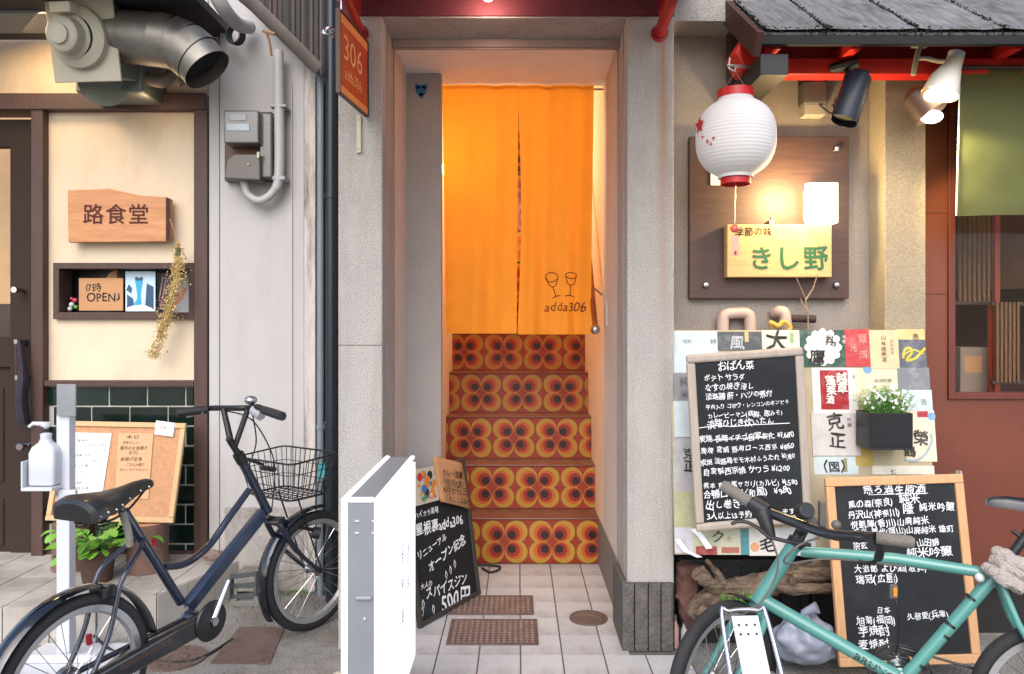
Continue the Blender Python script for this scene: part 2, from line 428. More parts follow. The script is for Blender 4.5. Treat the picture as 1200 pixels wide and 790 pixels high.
mb = MB(); mb.add([(p.x, p.y, .001) for p in q] + [(p.x, p.y, .007) for p in q], [(4, 5, 6, 7), (0, 1, 5, 4), (1, 2, 6, 5), (2, 3, 7, 6), (3, 0, 4, 7)])
tag(obj('meter_cover', mb, rust), 'four sided rusty iron cover set in the concrete behind the white lightbox', 'drain cover')

# raised tiled step of the left shop
SZ = .157
stepoly = [(-4.2, 3.16), (-1.80, 3.16), (-1.617, 3.315), (-1.43, 3.82), (-1.43, 3.95), (-4.2, 3.95)]
ins = [(-4.2, 3.165), (-1.802, 3.165), (-1.622, 3.318), (-1.436, 3.82), (-1.436, 3.95), (-4.2, 3.95)]
mb = MB(); n = len(ins)
mb.add([(x, y, 0.0) for x, y in ins] + [(x, y, SZ - .006) for x, y in ins], [tuple(range(n, 2 * n))] + [(i, (i + 1) % n, (i + 1) % n + n, i + n) for i in range(n)])
st = struct('raised_step', mb, grout)
ty = 3.16; g_ = .0025
while ty < 3.94:
    tx = -1.43
    while tx > -3.6:
        c = clip([(tx - .195 + g_, ty + g_), (tx - g_, ty + g_), (tx - g_, ty + .195 - g_), (tx - .195 + g_, ty + .195 - g_)], ins)
        if len(c) > 2:
            n = len(c); h_ = SZ + random.uniform(-.001, .001)
            m2 = MB().add([(x, y, SZ - .006) for x, y in c] + [(x, y, h_) for x, y in c], [tuple(range(n, 2 * n))] + [(i, (i + 1) % n, (i + 1) % n + n, i + n) for i in range(n)])
            obj('tile', m2, stile, st)
        tx -= .195
    ty += .195
def face_tiles(a, b):
    a = Vector((*a, 0)); b = Vector((*b, 0)); L_ = (b - a).length; u = (b - a) / L_; n_ = Vector((u.y, -u.x, 0)); k = max(1, round(L_ / .195)); s_ = L_ / k
    for i in range(k):
        p = a + u * (s_ * i + g_); q_ = a + u * (s_ * (i + 1) - g_)
        m2 = MB().add([p + n_ * .001, q_ + n_ * .001, q_ + n_ * .007, p + n_ * .007, p + n_ * .001 + Vector((0, 0, SZ - .003)), q_ + n_ * .001 + Vector((0, 0, SZ - .003)), q_ + n_ * .007 + Vector((0, 0, SZ - .003)), p + n_ * .007 + Vector((0, 0, SZ - .003))],
                      [(0, 3, 2, 1), (4, 5, 6, 7), (3, 7, 6, 2), (0, 4, 7, 3), (1, 2, 6, 5)])
        obj('tile', m2, stile, st)
face_tiles((-3.6, 3.165), (-1.802, 3.165)); face_tiles((-1.802, 3.165), (-1.622, 3.318)); face_tiles((-1.622, 3.318), (-1.436, 3.82))

# ------------------------------------------------------------------ left restaurant
DL = 3.93
shop = thing('restaurant_building', (-2.6, DL, SZ), 'cream plastered restaurant front with brown timbers and dark green tiles', 'building')
X = lambda px, d: (px - PX0) * d / K
Z = lambda py, d: CH - (py - PY0) * d / K
obj('upper_wall', MB().box((-4.3, DL, Z(112, DL)), (X(243, DL), DL + .15, 3.1)), cream, shop)
mb = MB()  # plaster panel with a hole for the niche
xa, xb, za, zb = X(48, DL), X(228, DL), Z(448, DL), Z(128, DL); nx0, nx1, nz0, nz1 = X(66, DL), X(224, DL), Z(369, DL), Z(312, DL)
mb.box((xa, DL, za), (xb, DL + .1, nz0)).box((xa, DL, nz1), (xb, DL + .1, zb)).box((xa, DL, nz0), (nx0, DL + .1, nz1)).box((nx1, DL, nz0), (xb, DL + .1, nz1))
obj('plaster_panel', mb, cream, shop)
def beam(name, x0, y0, x1, y1, d0, d1, m=bwood, par=shop, bv=.003): return obj(name, pbox(MB(), x0, y0, x1, y1, d0, d1), m, par, bv)
beam('lintel_beam', -400, 109, 240, 128, 3.87, DL + .1)
beam('corner_post', 227, 128.3, 243, 650, 3.88, DL + .1)
beam('door_post', 36, 128.3, 50, 652, 3.88, DL + .1)
beam('rail', 50.3, 446, 226.7, 453, 3.89, DL + .1)
beam('skirting', 50.3, 646, 226.7, 652, 3.91, DL + .1)
# niche
nf = obj('niche_frame', pbox(pbox(pbox(pbox(MB(), 62, 308, 227, 315, 3.90, 4.02), 62, 366, 227, 374, 3.90, 4.02), 62, 315, 69, 366, 3.90, 4.02), 221, 315, 227, 366, 3.90, 4.02), bwood, shop, .002)
obj('niche_back', pbox(MB(), 62, 308, 227, 373, 4.10, 4.12), mat('niche_inside', '#3c4147', .35, var=.4, scale=8), nf)
obj('niche_shelf', MB().box((nx0 - .03, DL + .08, nz0 - .012), (nx1 + .02, 4.12, nz0 + .002)), bwood, nf)
parts('niche_side', MB().box((nx0 - .02, DL + .08, nz0), (nx0 - .005, 4.12, nz1)).box((nx1, DL + .08, nz0), (nx1 + .015, 4.12, nz1)).box((nx0 - .03, DL + .08, nz1), (nx1 + .02, 4.12, nz1 + .015)), bwood, nf)
# glazed brick tiles
gb = obj('grout_bed', pbox(MB(), 50, 452, 227, 648, DL + .005, DL + .1), wgrout, shop)
r = 0; z = Z(453, DL)
tw, th, gg = .2035, .1045, .009
while z > Z(647, DL):
    z1 = max(z - th, Z(647, DL)); x = X(50, DL) + (.06 if r % 2 else -.05)
    while x < X(227, DL):
        x0 = max(x, X(50.3, DL)); x1 = min(x + tw - gg, X(226.7, DL))
        if x1 - x0 > .012:
            obj('brick', MB().box((x0, DL - .004 + random.uniform(-.001, .001), z1 + gg / 2), (x1, DL + .01, z - gg / 2)), gtile, gb, .002, seg=1)
        x += tw
    z -= th; r += 1
# door
dr = obj('door', pbox(MB(), -150, 140, 0, 400, 3.95, 4.0), doorw, shop)
dr.data = mesh('door', pbox(pbox(pbox(pbox(pbox(MB(), 12, 140, 36, 652, 3.94, 3.99), -170, 140, 12, 172, 3.94, 3.99), -170, 172, -150, 652, 3.94, 3.99), -150, 395, 12, 430, 3.94, 3.99), -150, 430, 12, 652, 3.96, 3.985), doorw)
obj('door_panel', pbox(MB(), -140, 455, 4, 565, 3.952, 3.97), doorw, dr, .006)
obj('door_panel', pbox(MB(), -140, 585, 4, 640, 3.952, 3.97), doorw, dr, .006)
glassm = mat('door_glass', '#6b6660', .08, var=.3, scale=2, trans=.0, coat=1)
gw = mat('window_glass', '#ffffff', .03, var=0, trans=1); gw.node_tree.nodes['Principled BSDF'].inputs['IOR'].default_value = 1.18
obj('pane', pbox(MB(), -150, 172, 12, 395, 3.965, 3.97), gw, dr)
room = mat('glowing_room_wall', '#b59a78', .8, emit=.25, ecol='#c89458')  # wall glows by itself to give the lit room behind the pane
obj('interior_wall', MB().box((-4.3, 4.75, SZ), (-2.55, 4.8, 3)), room, shop)
parts('interior_fitting', MB().box((-3.2, 4.5, SZ), (-2.85, 4.6, 1.5)).box((-2.8, 4.5, SZ), (-2.72, 4.6, 1.25)), bwood, shop)
mb = MB(); p = W(22, 340, 3.90); mb.lathe([(.0005, -.04), (.016, -.04), (.018, -.02), (.010, 0), (.012, .03)], frame(p, (1, 0, 0), (0, 1, 0)), 12)
obj('lock_cylinder', mb, chrome, dr)
mb = MB(); p = W(30, 522, 3.90); mb.lathe([(.0005, -.05), (.018, -.05), (.022, -.02), (.012, 0), (.014, .03)], frame(p, (1, 0, 0), (0, 1, 0)), 12)
obj('knob', mb, chrome, dr)
mb = MB().tube([W(19, 397, 3.88), W(20, 452, 3.88)], .012, 10); obj('handle', mb, mat('burgundy_grip', '#3a1a1c', .4), dr)
mb = MB(); [mb.box(W(x, y, 3.865) - Vector((.014, 0, .012)), W(x, y, 3.865) + Vector((.014, .09, .012))) for x, y in ((19, 401), (20, 443))]
parts('handle_bracket', mb, steel, dr, .002)
mb = MB().tube(bez([W(23, 398, 3.85), W(27, 440, 3.84), W(25, 468, 3.83), W(29, 497, 3.84)], 5), [.012, .018, .022, .026, .028, .03, .032, .034, .036, .036, .037, .037, .036, .036, .034, .03], 8, sx=.7)
tag(obj('umbrella', mb, mat('purple_check_cloth', '#2b2430', .8, var=.5, scale=30)), 'folded dark checked umbrella hanging on the restaurant door handle', 'umbrella')
# the reveal, trim and the white wall
white = thing('white_building', (-1.3, 3.8, 0), 'white painted wall strip between the restaurant and the drainpipes', 'building')
obj('trim_post', MB().box((X(245, 3.86), 3.86, 0), (X(257, 3.86), 3.98, 3.1)), wwhite, white, .003)
obj('wall', MB().box((X(258, 3.81), 3.81, 0), (X(356, 3.81), 3.98, 3.1)), wwhite, white)
agedw = mat('aged_white_board', '#b9b3ae', .8, var=.12, scale=5, stretch=(8, 8, 1), bump=.3, stain='#5b4f45', stain_amt=.9, stain_scale=3)
obj('edge_board', MB().box((X(357, 3.80), 3.79, 0), (X(370, 3.80), 3.98, Z(72, 3.8))), agedw, white, .002)
obj('batten', MB().box((X(341, 3.81), 3.802, .55), (X(343, 3.81), 3.809, 2.6)), wwhite, white)
dirty = mat('dirty_plinth', '#a29c98', .9, var=.15, scale=6, speck=.2, bump=.5, stain='#5a524a', stain_amt=.9, stain_scale=4, stain_stretch=(2, 2, 1))
obj('plinth', MB().box((X(263, 3.8), 3.802, 0), (X(356, 3.8), 3.809, .43)), dirty, white, .002)
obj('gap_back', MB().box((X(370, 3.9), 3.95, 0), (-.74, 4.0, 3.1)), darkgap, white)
def pipe(name, x, r_, d, z0, z1, m, label, clips=(), cat='drainpipe'):
    t = thing(name, (x, d, z0), label, cat)
    obj('pipe', MB().tube([(x, d, z0), (x, d, z1)], r_, 16), m, t)
    for zc in clips:
        obj('clip', MB().tube([(x, d, zc - .012), (x, d, zc + .012)], r_ * 1.22, 16).box((x - .008, d, zc - .01), (x + .008, d + .18, zc + .01)), m, t)
    return t
pipe('drainpipe', X(375.5, 3.74), .0165, 3.74, 0, 3.1, mat('pale_grey_pipe', '#6f7a83', .5, var=.08), 'slim pale grey drainpipe in the gap left of the pillar', (Z(88, 3.74), Z(500, 3.74)))
pipe('drainpipe', X(388.5, 3.66), .029, 3.66, 0, 3.1, navyp, 'thick navy drainpipe tight against the left pillar', (Z(230, 3.66), Z(500, 3.66)))
# ------------------------------------------------------------------ the entrance building
ent = thing('entrance_building', (0, 3.1, 0), 'grey concrete entrance with two pillars and a lintel tinted for red bounce', 'building')
obj('left_pillar', MB().box((-.754, 3.1, 0), (-.5685, 3.38, 2.66)), conc, ent, .006)
rustc = mat('pillar_coat_rust_streak', '#bcb7b2', .9, var=.09, scale=3, speck=.34, bump=.9, bscale=200, stain='#8c7f72', stain_amt=.5, stain_scale=1.6, stain_stretch=(5, 5, .7))
_t = rustc.node_tree; _b = _t.nodes['Principled BSDF']; _src = _b.inputs['Base Color'].links[0].from_socket
_tc = _t.nodes.new('ShaderNodeTexCoord'); _sx = _t.nodes.new('ShaderNodeSeparateXYZ'); _t.links.new(_tc.outputs['Object'], _sx.inputs[0])
def _m(op, a, b=None):
    n_ = _t.nodes.new('ShaderNodeMath'); n_.operation = op; n_.use_clamp = op == 'MULTIPLY'
    for k_, v_ in enumerate((a, b)):
        if v_ is None: continue
        if isinstance(v_, (int, float)): n_.inputs[k_].default_value = v_
        else: _t.links.new(v_, n_.inputs[k_])
    return n_.outputs[0]
_mp = _t.nodes.new('ShaderNodeMapping'); _mp.inputs['Scale'].default_value = (26, 26, 2.2); _t.links.new(_tc.outputs['Object'], _mp.inputs[0])
_nz = _t.nodes.new('ShaderNodeTexNoise'); _nz.inputs['Scale'].default_value = 1; _nz.inputs['Detail'].default_value = 5; _t.links.new(_mp.outputs[0], _nz.inputs[0])
_dx = _m('ABSOLUTE', _m('SUBTRACT', _sx.outputs[0], .608)); _near = _m('SUBTRACT', 1.0, _m('DIVIDE', _dx, .034)); _low = _m('MULTIPLY', _m('MAXIMUM', 0, _m('SUBTRACT', _sx.outputs[2], 1.1)), 1.0)
_fac = _m('MULTIPLY', _m('MULTIPLY', _m('MAXIMUM', _near, 0), _low), _m('MULTIPLY', _nz.outputs[0], 1.1))
_mx = _t.nodes.new('ShaderNodeMix'); _mx.data_type = 'RGBA'; _t.links.new(_fac, _mx.inputs[0]); _t.links.new(_src, _mx.inputs[6]); _mx.inputs[7].default_value = (*lin('#a0683a'), 1); _t.links.new(_mx.outputs[2], _b.inputs['Base Color'])
obj('right_pillar', MB().box((.4577, 3.1, 0), (.654, 3.38, 2.66)), rustc, ent, .006)
obj('coat_joint', MB().box((-.7545, 3.0992, Z(404, 3.1)), (-.5685, 3.1, Z(405.2, 3.1))), mat('dark_joint', '#6e6761', .9), ent)
maroon = mat('red_bounce_render', '#6c3640', .7, var=.1, scale=5, speck=.15, bump=.2)  # red bounce from the awning mixed into the lintel's grey
obj('lintel', MB().box((-.754, 3.101, 2.662), (.654, 3.378, 3.3)), [maroon], ent)
obj('soffit_board', MB().box((-.568, 3.11, 2.655), (.4575, 3.36, 2.661)), conc, ent)
beige = mat('frame_metal', '#9a8b83', .45, .3, var=.12)
obj('door_track', MB().box((-.566, 3.335, 2.62), (.455, 3.375, 2.654)).box((-.566, 3.345, 2.612), (.455, 3.350, 2.62)), beige, ent)
parts('frame_strip', MB().box((-.578, 3.381, 0), (-.566, 3.40, 2.66)).box((.455, 3.381, 0), (.466, 3.40, 2.66)), beige, ent)
parts('frame_strip', MB().box((-.5683, 3.20, .0), (-.5655, 3.215, 2.65)).box((.4548, 3.20, .29), (.4575, 3.215, 2.65)), beige, ent)
obj('left_jamb', MB().box((-.72, 3.401, 0), (-.575, 3.83, 2.67)), jambw, ent)
graycoat = mat('grey_return_wall', '#b5aeaa', .85, var=.06, scale=3, speck=.25, bump=.4, bscale=250)
obj('return_wall', MB().box((-.72, 3.831, 0), (-.398, 3.90, 2.67)), graycoat, ent, .003)
stwall = mat('stairwell_plaster', '#e6cdb2', .8, var=.05)
obj('right_wall', MB().box((.464, 3.401, 0), (.60, 4.01, 2.67)), jambw, ent)
obj('stairwell_wall', MB().box((-.62, 3.91, 0), (-.455, 8.0, 6.2)), stwall, ent)
obj('stairwell_wall', MB().box((.464, 4.011, 0), (.60, 8.0, 6.2)), stwall, ent)
obj('stairwell_end_wall', MB().box((-.62, 8.001, 0), (.60, 8.1, 6.2)), stwall, ent)
obj('stairwell_ceiling', MB().box((-.62, 3.91, 6.201), (.6, 8.1, 6.3)), stwall, ent)
obj('stairwell_front_wall', MB().box((-.62, 3.93, 2.80), (.6, 4.02, 6.2)), stwall, ent)
obj('ceiling', MB().box((-.72, 3.381, 2.671), (.60, 4.03, 2.79)), mat('ceiling_paint', '#e4e2e0', .7, var=.03), ent)
obj('dado', MB().box((.4575, 3.402, 0), (.4635, 4.238, .272)), mat('grey_dado', '#77706e', .7, speck=.1), ent)
# rough slabs round the right pillar's foot
slab = mat('split_stone', '#5f5a57', .95, var=.3, scale=14, speck=.4, bump=1, bscale=60)
for i, (a, b) in enumerate(((729.5, 743), (744.5, 759), (760.5, 774), (775.5, 789))):
    x0, x1 = X(a, 3.075), X(b, 3.075)
    m2 = MB(); nx, nz = 4, 9; vs = []
    for k in range(nz + 1):
        for j in range(nx + 1):
            e = (0 < j < nx and 0 < k < nz)
            vs.append((x0 + (x1 - x0) * j / nx, 3.07 + (noise.noise(Vector((j * .9 + i * 5, k * .8, 0))) * .012 if e else .005), .009 + .28 * k / nz))
    fs = [(k * (nx + 1) + j, k * (nx + 1) + j + 1, (k + 1) * (nx + 1) + j + 1, (k + 1) * (nx + 1) + j) for k in range(nz) for j in range(nx)]
    m2.add(vs, fs, 0, True).box((x0, 3.076, .009), (x1, 3.098, .289))
    obj('base_slab', m2, slab, ent)
obj('base_backing', MB().box((X(729.5, 3.075), 3.090, .001), (.654, 3.0995, .285)), darkgap, ent)
obj('jamb_plinth', MB().box((.4335, 3.1, .009), (.4570, 3.38, .289)), slab, ent, .004)
# small white plate and blue sticker, wall switch
t = thing('white_wall_plate', W(421, 157, 3.09), 'small white vertical plate with two screws on the left pillar', 'plate')
M = facing(3.1); a, b = hit(421, 136, M), hit(421, 180, M)
obj('plate', MB().box((a.x - .010, 3.088, b.y), (a.x + .010, 3.0995, a.y)), ivory, t, .003)
obj('screw', MB().disc((a.x, a.y - .02), .003, facing(3.0875)).disc((a.x, b.y + .018), .003, facing(3.0875)), rust, t)
mb = MB(); Mf = facing(3.8295)
c = hit(493.5, 106, Mf)
blue = mat('blue_print', '#2a6c9c', .6)
for dx, dz, r_ in ((0, 0, .028), (-.02, .02, .013), (.02, .02, .013), (0, -.026, .013)): mb.disc((c.x + dx, c.y + dz), r_, Mf, 16)
tag(obj('sticker', mb, blue), 'small blue sticker high on the grey return wall inside the doorway', 'sticker')
t = thing('wall_switch', (.463, 3.87, 1.43), 'narrow switch plate on the right wall of the doorway', 'switch')
obj('plate', MB().box((.4575, 3.83, 1.36), (.4638, 3.92, 1.50)), jambw, t, .002); obj('button', MB().box((.4545, 3.855, 1.40), (.4573, 3.895, 1.46)), ivory, t, .001)

# staircase ---------------------------------------------------------
stairs = thing('staircase', (0, 4.24, 0), 'steep staircase with orange retro flower print on its risers', 'staircase')
tread = mat('tread_linoleum', '#6c3c2a', .4, var=.15, scale=12, coat=.3)
RM = [mat('print_red', '#8e2e18', .4, var=.05), mat('print_yellow', '#a8842c', .4, var=.05), mat('print_orange', '#b8561e', .4, var=.05), mat('print_deep_red', '#8a2616', .4, var=.05), mat('print_brown', '#28100e', .4, var=.05)]
offs = [.1956, .118, -.027, .0283, -.100, .05, -.06, .1, 0, .08, -.04, .07, 0, -.09, .03, .1]
for i in range(16):
    d = 4.24 + .22 * i; z0 = .265 * i; z1 = z0 + .265
    Mr = facing(d)
    s_ = obj('stair', MB().box((-.4545, d - .012, z1 - .009), (.4635, d + .22, z1)).box((-.4545, d + .004, z0 + .001), (.4635, d + .03, z1 - .0095)), tread, stairs, .003)
    mb = MB().box((-.4545, d, z0 + .001), (.4635, d + .003, z1 - .010), 0)
    c0 = offs[i]
    cz = (z0 + z1) / 2 - .005
    for k in range(-3, 4):
        cx = c0 + k * .272
        for (ox, oz, rr, mi, yo) in ((.0665, .058, .065, 1, .0004), (.056, .051, .050, 2, .0008), (.047, .046, .040, 3, .0012), (.041, .0405, .0235, 4, .0016)):
            for sx in (-1, 1):
                for sz in (-1, 1):
                    px_, pz_ = cx + sx * ox, cz + sz * oz
                    pts = [(px_ + rr * math.cos(2 * math.pi * q / 22), pz_ + rr * 1.0 * math.sin(2 * math.pi * q / 22)) for q in range(22)]
                    pts = clip(pts, [(-.454, z0 + .002), (.463, z0 + .002), (.463, z1 - .011), (-.454, z1 - .011)])
                    if len(pts) > 2: mb.add([(x, d - yo - (.0001 if sx > 0 else 0) - (.00005 if sz > 0 else 0), z) for x, z in pts], [tuple(range(len(pts)))], mi)
    obj('printed_riser', mb, RM, s_)
# handrail
t = thing('handrail', (.41, 3.87, 1.3), 'round brass coloured handrail ending in a steel ball on the right wall', 'handrail')
brass = mat('brass_rail', '#a8683c', .25, .7, var=.1)
p0 = Vector((.405, 3.87, 1.345)); p1 = p0 + Vector((0, 1.6, 1.93))
obj('rail', MB().tube([p0, p1], .015, 14), brass, t); obj('ball_end', MB().ball(p0, .026, 8), chrome, t)
obj('bracket', MB().tube([p0 + Vector((0, .2, .24)), p0 + Vector((.058, .2, .19))], .006, 8), chrome, t)
# noren -------------------------------------------------------------
nor = thing('noren_curtain', (0, 4.0, 2.64), 'orange noren curtain in two panels across the stairway', 'curtain')
obj('rod', MB().tube([(-.397, 4.022, 2.650), (.4625, 4.022, 2.650)], .006, 10), ivory, nor)
def cloth(name, xa, xb, xa2, xb2, zt, zb, d, par, m, amp=.012, nx=40, nz=40, freq=3.0, ph=0, sag=.0):
    mb = MB(); vs = []
    for j in range(nz + 1):
        v = j / nz
        for i in range(nx + 1):
            u = i / nx; x = (xa + (xb - xa) * u) * (1 - v) + (xa2 + (xb2 - xa2) * u) * v
            y = d + amp * (.35 + .65 * v) * (math.sin(freq * 6.28 * u + ph + .6 * v) + .45 * math.sin(freq * 11.9 * u + 2 * ph + 1.5 * v)) + .006 * noise.noise(Vector((u * 5, v * 7, ph)))
            vs.append((x, y, zt + (zb - zt) * v - sag * (u * (1 - u)) * 4 * v))
    mb.add(vs, [(j * (nx + 1) + i, (j + 1) * (nx + 1) + i, (j + 1) * (nx + 1) + i + 1, j * (nx + 1) + i + 1) for j in range(nz) for i in range(nx)], 0, True)
    return obj(name, mb, m, par)
cloth('curtain_panel', X(518, 4), X(607.5, 4), X(522.5, 4), X(605.5, 4), 2.668, Z(391, 4), 4.0, nor, orangec, .019, ph=.5, freq=1.6)
cp = cloth('curtain_panel', X(607.8, 4.0), X(696, 4), X(606.8, 4), X(692, 4), 2.668, Z(392, 4), 4.004, nor, orangec, .019, ph=2.2, freq=2.2)
cp.data = cp.data
mb = MB()
for me_o, edge in ((cp, 0),):
    vs = [v.co.copy() for v in cp.data.vertices]; nx = 40
    for j in range(41):   # the slit: its middle stands a little open
        v = j / 40; gap = .026 * math.sin(min(1, max(0, (v - .1) / .85)) * math.pi) ** 1.0
        for i in range(6):
            cp.data.vertices[j * 41 + i].co.x += gap * (1 - i / 6) * .6
lp = [o for o in nor.children if o.name.startswith('curtain_panel')][0] if nor.children else None
Mn = facing(3.975); brown = mat('brown_print', '#5c2410', .8)
mb = MB(); hp = lambda x, y: hit(x, y, Mn)
for pts in ([(640, 322), (644, 319), (650, 320), (654, 323), (652, 328), (645, 330), (640, 327), (640, 322)], [(641, 325), (643, 332), (648, 336), (652, 333), (654, 324)], [(648, 336), (650, 342), (652, 348)], [(648, 349), (652, 347), (657, 346)],
            [(663, 321), (669, 319), (676, 321), (675, 325), (668, 326), (663, 323), (663, 321)], [(663, 323), (665, 331), (669, 334), (674, 331), (676, 322)], [(669, 334), (669, 341), (668, 347)], [(662, 347), (668, 346), (674, 348)]):
    stroke(mb, Mn, [hp(*p) for p in bez([(a, b, 0) for a, b in pts], 4) for p in [(p[0], p[1])]] if False else [hp(p[0], p[1]) for p in bez([(a, b, 0) for a, b in pts], 4)], .0045, 0)
a = hp(638, 364.5); b = hp(688, 363)
write(mb, Mn, 'adda306', a.x, a.y, width=b.x - a.x, hand=.8, y0=0, shear=.15)
for v in range(len(mb.v)):      # press the print onto the panel
    x, y, z = mb.v[v]; best = None
    u = (x - X(607, 4)) / (X(692, 4) - X(607, 4)); vv = (2.668 - z) / (2.668 - Z(392, 4))
    yy_ = 4.004 + .019 * (.35 + .65 * vv) * (math.sin(2.2 * 6.28 * u + 2.2 + .6 * vv) + .45 * math.sin(2.2 * 11.9 * u + 4.4 + 1.5 * vv)) + .006 * noise.noise(Vector((u * 5, vv * 7, 2.2)))
    mb.v[v] = (x, yy_ - .0035, z)
obj('printed_lettering', mb, brown, nor)

# ------------------------------------------------------------------ red awning and sign 306
aw = thing('red_awning', (0, 2.7, 2.7), 'red awning on tubular brackets over the entrance', 'awning')
obj('canopy', MB().box((-.80, 2.05, 2.80), (.72, 3.10, 2.83)), redp, aw)
obj('fascia', MB().box((-.80, 2.03, 2.70), (.72, 2.049, 2.86)), redp, aw)
for s_, xs in ((0, .592), (1, -.66)):
    obj('bracket_arm', MB().tube([(xs, 3.085, 2.585), (xs, 2.1, 2.70)], .024, 14), redp, aw)
    obj('bracket_brace', MB().box((xs - .006, 2.3, 2.66), (xs + .006, 3.09, 2.79)), redp, aw)
    obj('wall_flange', MB().lathe([(.0005, -.012), (.036, -.012), (.036, 0)], frame((xs, 3.0995, 2.585), (1, 0, 0), (0, 1, 0)), 16), redp, aw)
mb = MB()
for i in range(7):
    y_ = 3.06 - i * .045; mb.tube([(-.668, y_, 2.60), (-.69, y_ - .02, 2.64), (-.67, y_ - .035, 2.60)], .004, 6)
parts('ornament', mb, redp, aw)
sg = thing('projecting_sign', (-.64, 3.0, 2.24), 'projecting orange sign reading 306 on the left pillar', 'sign')
Ms = frame((-.660, 2.757, 2.232), (.0370, .325, .004), (0, 0, 1)); orr = mat('orange_red_print', '#a23218', .5, var=.3, scale=4, col2='#b9541e')
obj('plate', MB().box((0, .003, 0), (.327, .013, .302), 0, Ms), orr, sg, .001)
obj('frame', MB().box((-.004, -.001, -.004), (.331, .017, 0), 0, Ms).box((-.004, -.001, .302), (.331, .017, .308), 0, Ms).box((-.007, -.001, -.004), (-.001, .017, .308), 0, Ms).box((.327, -.001, -.004), (.333, .017, .308), 0, Ms), mat('dull_brown_metal', '#4c3b30', .5, .4), sg)
mb = MB(); tan = mat('pale_print', '#d8a070', .6)
write(mb, Ms, '306', .04, .14, width=.23, y0=.0022, fit=True, size=.135)
write(mb, Ms, 'adda306', .05, .07, width=.2, y0=.0022, hand=.4)
obj('printed_number', mb, tan, sg)
parts('print_band', MB().box((0.003, .0022, .265), (.324, .0029, .299), 0, Ms).box((.003, .0022, .003), (.324, .0029, .03), 0, Ms), mat('peach_band', '#d98a4e', .5), sg)
parts('hanger', MB().tube([Ms @ Vector((.30, .008, .308)), Ms @ Vector((.31, .008, .345)), (-.648, 3.09, 2.585)], .003, 6).tube([Ms @ Vector((.03, .008, .308)), Ms @ Vector((.03, .008, .40))], .003, 6), chrome, sg)
mb = MB()
for k in range(3): 
    pts = []; c = W(384 + k * 3, 36 + k, 3.0)
    for a in range(17): q = a * math.pi / 8; pts.append(c + Vector((.026 * math.cos(q), .01 * math.sin(q + k), .017 * math.sin(q))))
    mb.tube(pts, .003, 6, cap=False)
tag(obj('wire_coil', mb, chrome), 'small coil of shiny wire tied beside the orange 306 sign', 'wire')
lampg = mat('bulb_glow', '#ffe0a0', .4, emit=6, ecol='#ffd08a')
t = thing('entrance_bulb', W(575, -4, 3.0), 'small warm bulb under the red awning above the doorway', 'lamp')
bp_ = Vector((X(572, 3.0), 3.0, 2.705))
obj('bulb', MB().ball(bp_, .028, 8), lampg, t); obj('socket', MB().tube([bp_ + Vector((0, 0, .02)), (bp_.x, bp_.y, 2.7985)], .018, 10), blackm, t)
light('POINT', 'bulb_light', bp_ - Vector((0, 0, .045)), 1.5, (1, .6, .5), t, .03)
# ------------------------------------------------------------------ stairwell light
t = thing('stairwell_lamp', (-.40, 4.35, 2.2), 'glowing globe lamp on the stairwell wall behind the orange curtain', 'lamp')
obj('globe', MB().ball((-.385, 4.02 + .25, 2.27), .055, 10), mat('warm_globe', '#ffd9a0', .4, emit=20, ecol='#ffb964'), t)
obj('wall_bracket', MB().tube([(-.4545, 4.27, 2.27), (-.43, 4.27, 2.27)], .02, 10), ivory, t)
light('POINT', 'stair_light', (-.1, 4.9, 2.5), 13, (1, .76, .50), t, .12)
light('POINT', 'stair_light', (.1, 6.0, 4.4), 22, (1, .76, .50), t, .12)

# ------------------------------------------------------------------ right restaurant
rb = thing('restaurant_building', (1.6, 3.3, 0), 'grey and terracotta restaurant front under a plank roof with red beams', 'building')
DW = 3.3
obj('wall', MB().box((.655, DW, 0), (1.75, DW + .12, 2.65)), conc2, rb)
colm = mat('column_coat', '#a39680', .9, var=.07, scale=5, speck=.3, bump=.5, bscale=240)
obj('column', MB().box((X(1037, 3.155), 3.155, 0), (X(1085, 3.155), DW - .001, 2.65)), colm, rb, .004)
obj('upper_band', MB().box((.655, 3.13, 2.651), (1.02, DW + .12, 3.3)), conc, rb)
obj('upper_wall', MB().box((1.021, 3.25, 2.651), (4.4, DW + .12, 4.4)), conc2, rb)
DB = 3.25
wx0, wz0 = X(1118, DB), Z(460, DB); wz1 = Z(110, DB)
mb = MB().box((X(1085, 3.155) + .001, DB, .21), (wx0 - .03, DB + .06, 2.3)).box((wx0 - .03, DB, .21), (4.4, DB + .06, wz0 - .03))
obj('wood_wall', mb, terra, rb)
parts('plank_seam', MB().box((X(1086, 3.2), DB - .0015, Z(345, DB)), (wx0 - .032, DB - .0002, Z(343.6, DB))).box((X(1086, 3.2), DB - .0015, Z(250, DB)), (wx0 - .032, DB - .0002, Z(249, DB))), mat('dark_seam', '#512a1f', .7), rb)
obj('dark_header', MB().box((X(1085, 3.155) + .001, DB + .01, 2.3), (4.4, DB + .06, 2.65)), bwood, rb)
obj('plinth', MB().box((X(1085, 3.155) + .001, DB + .03, 0), (4.4, DB + .10, .209)), darkgap, rb)
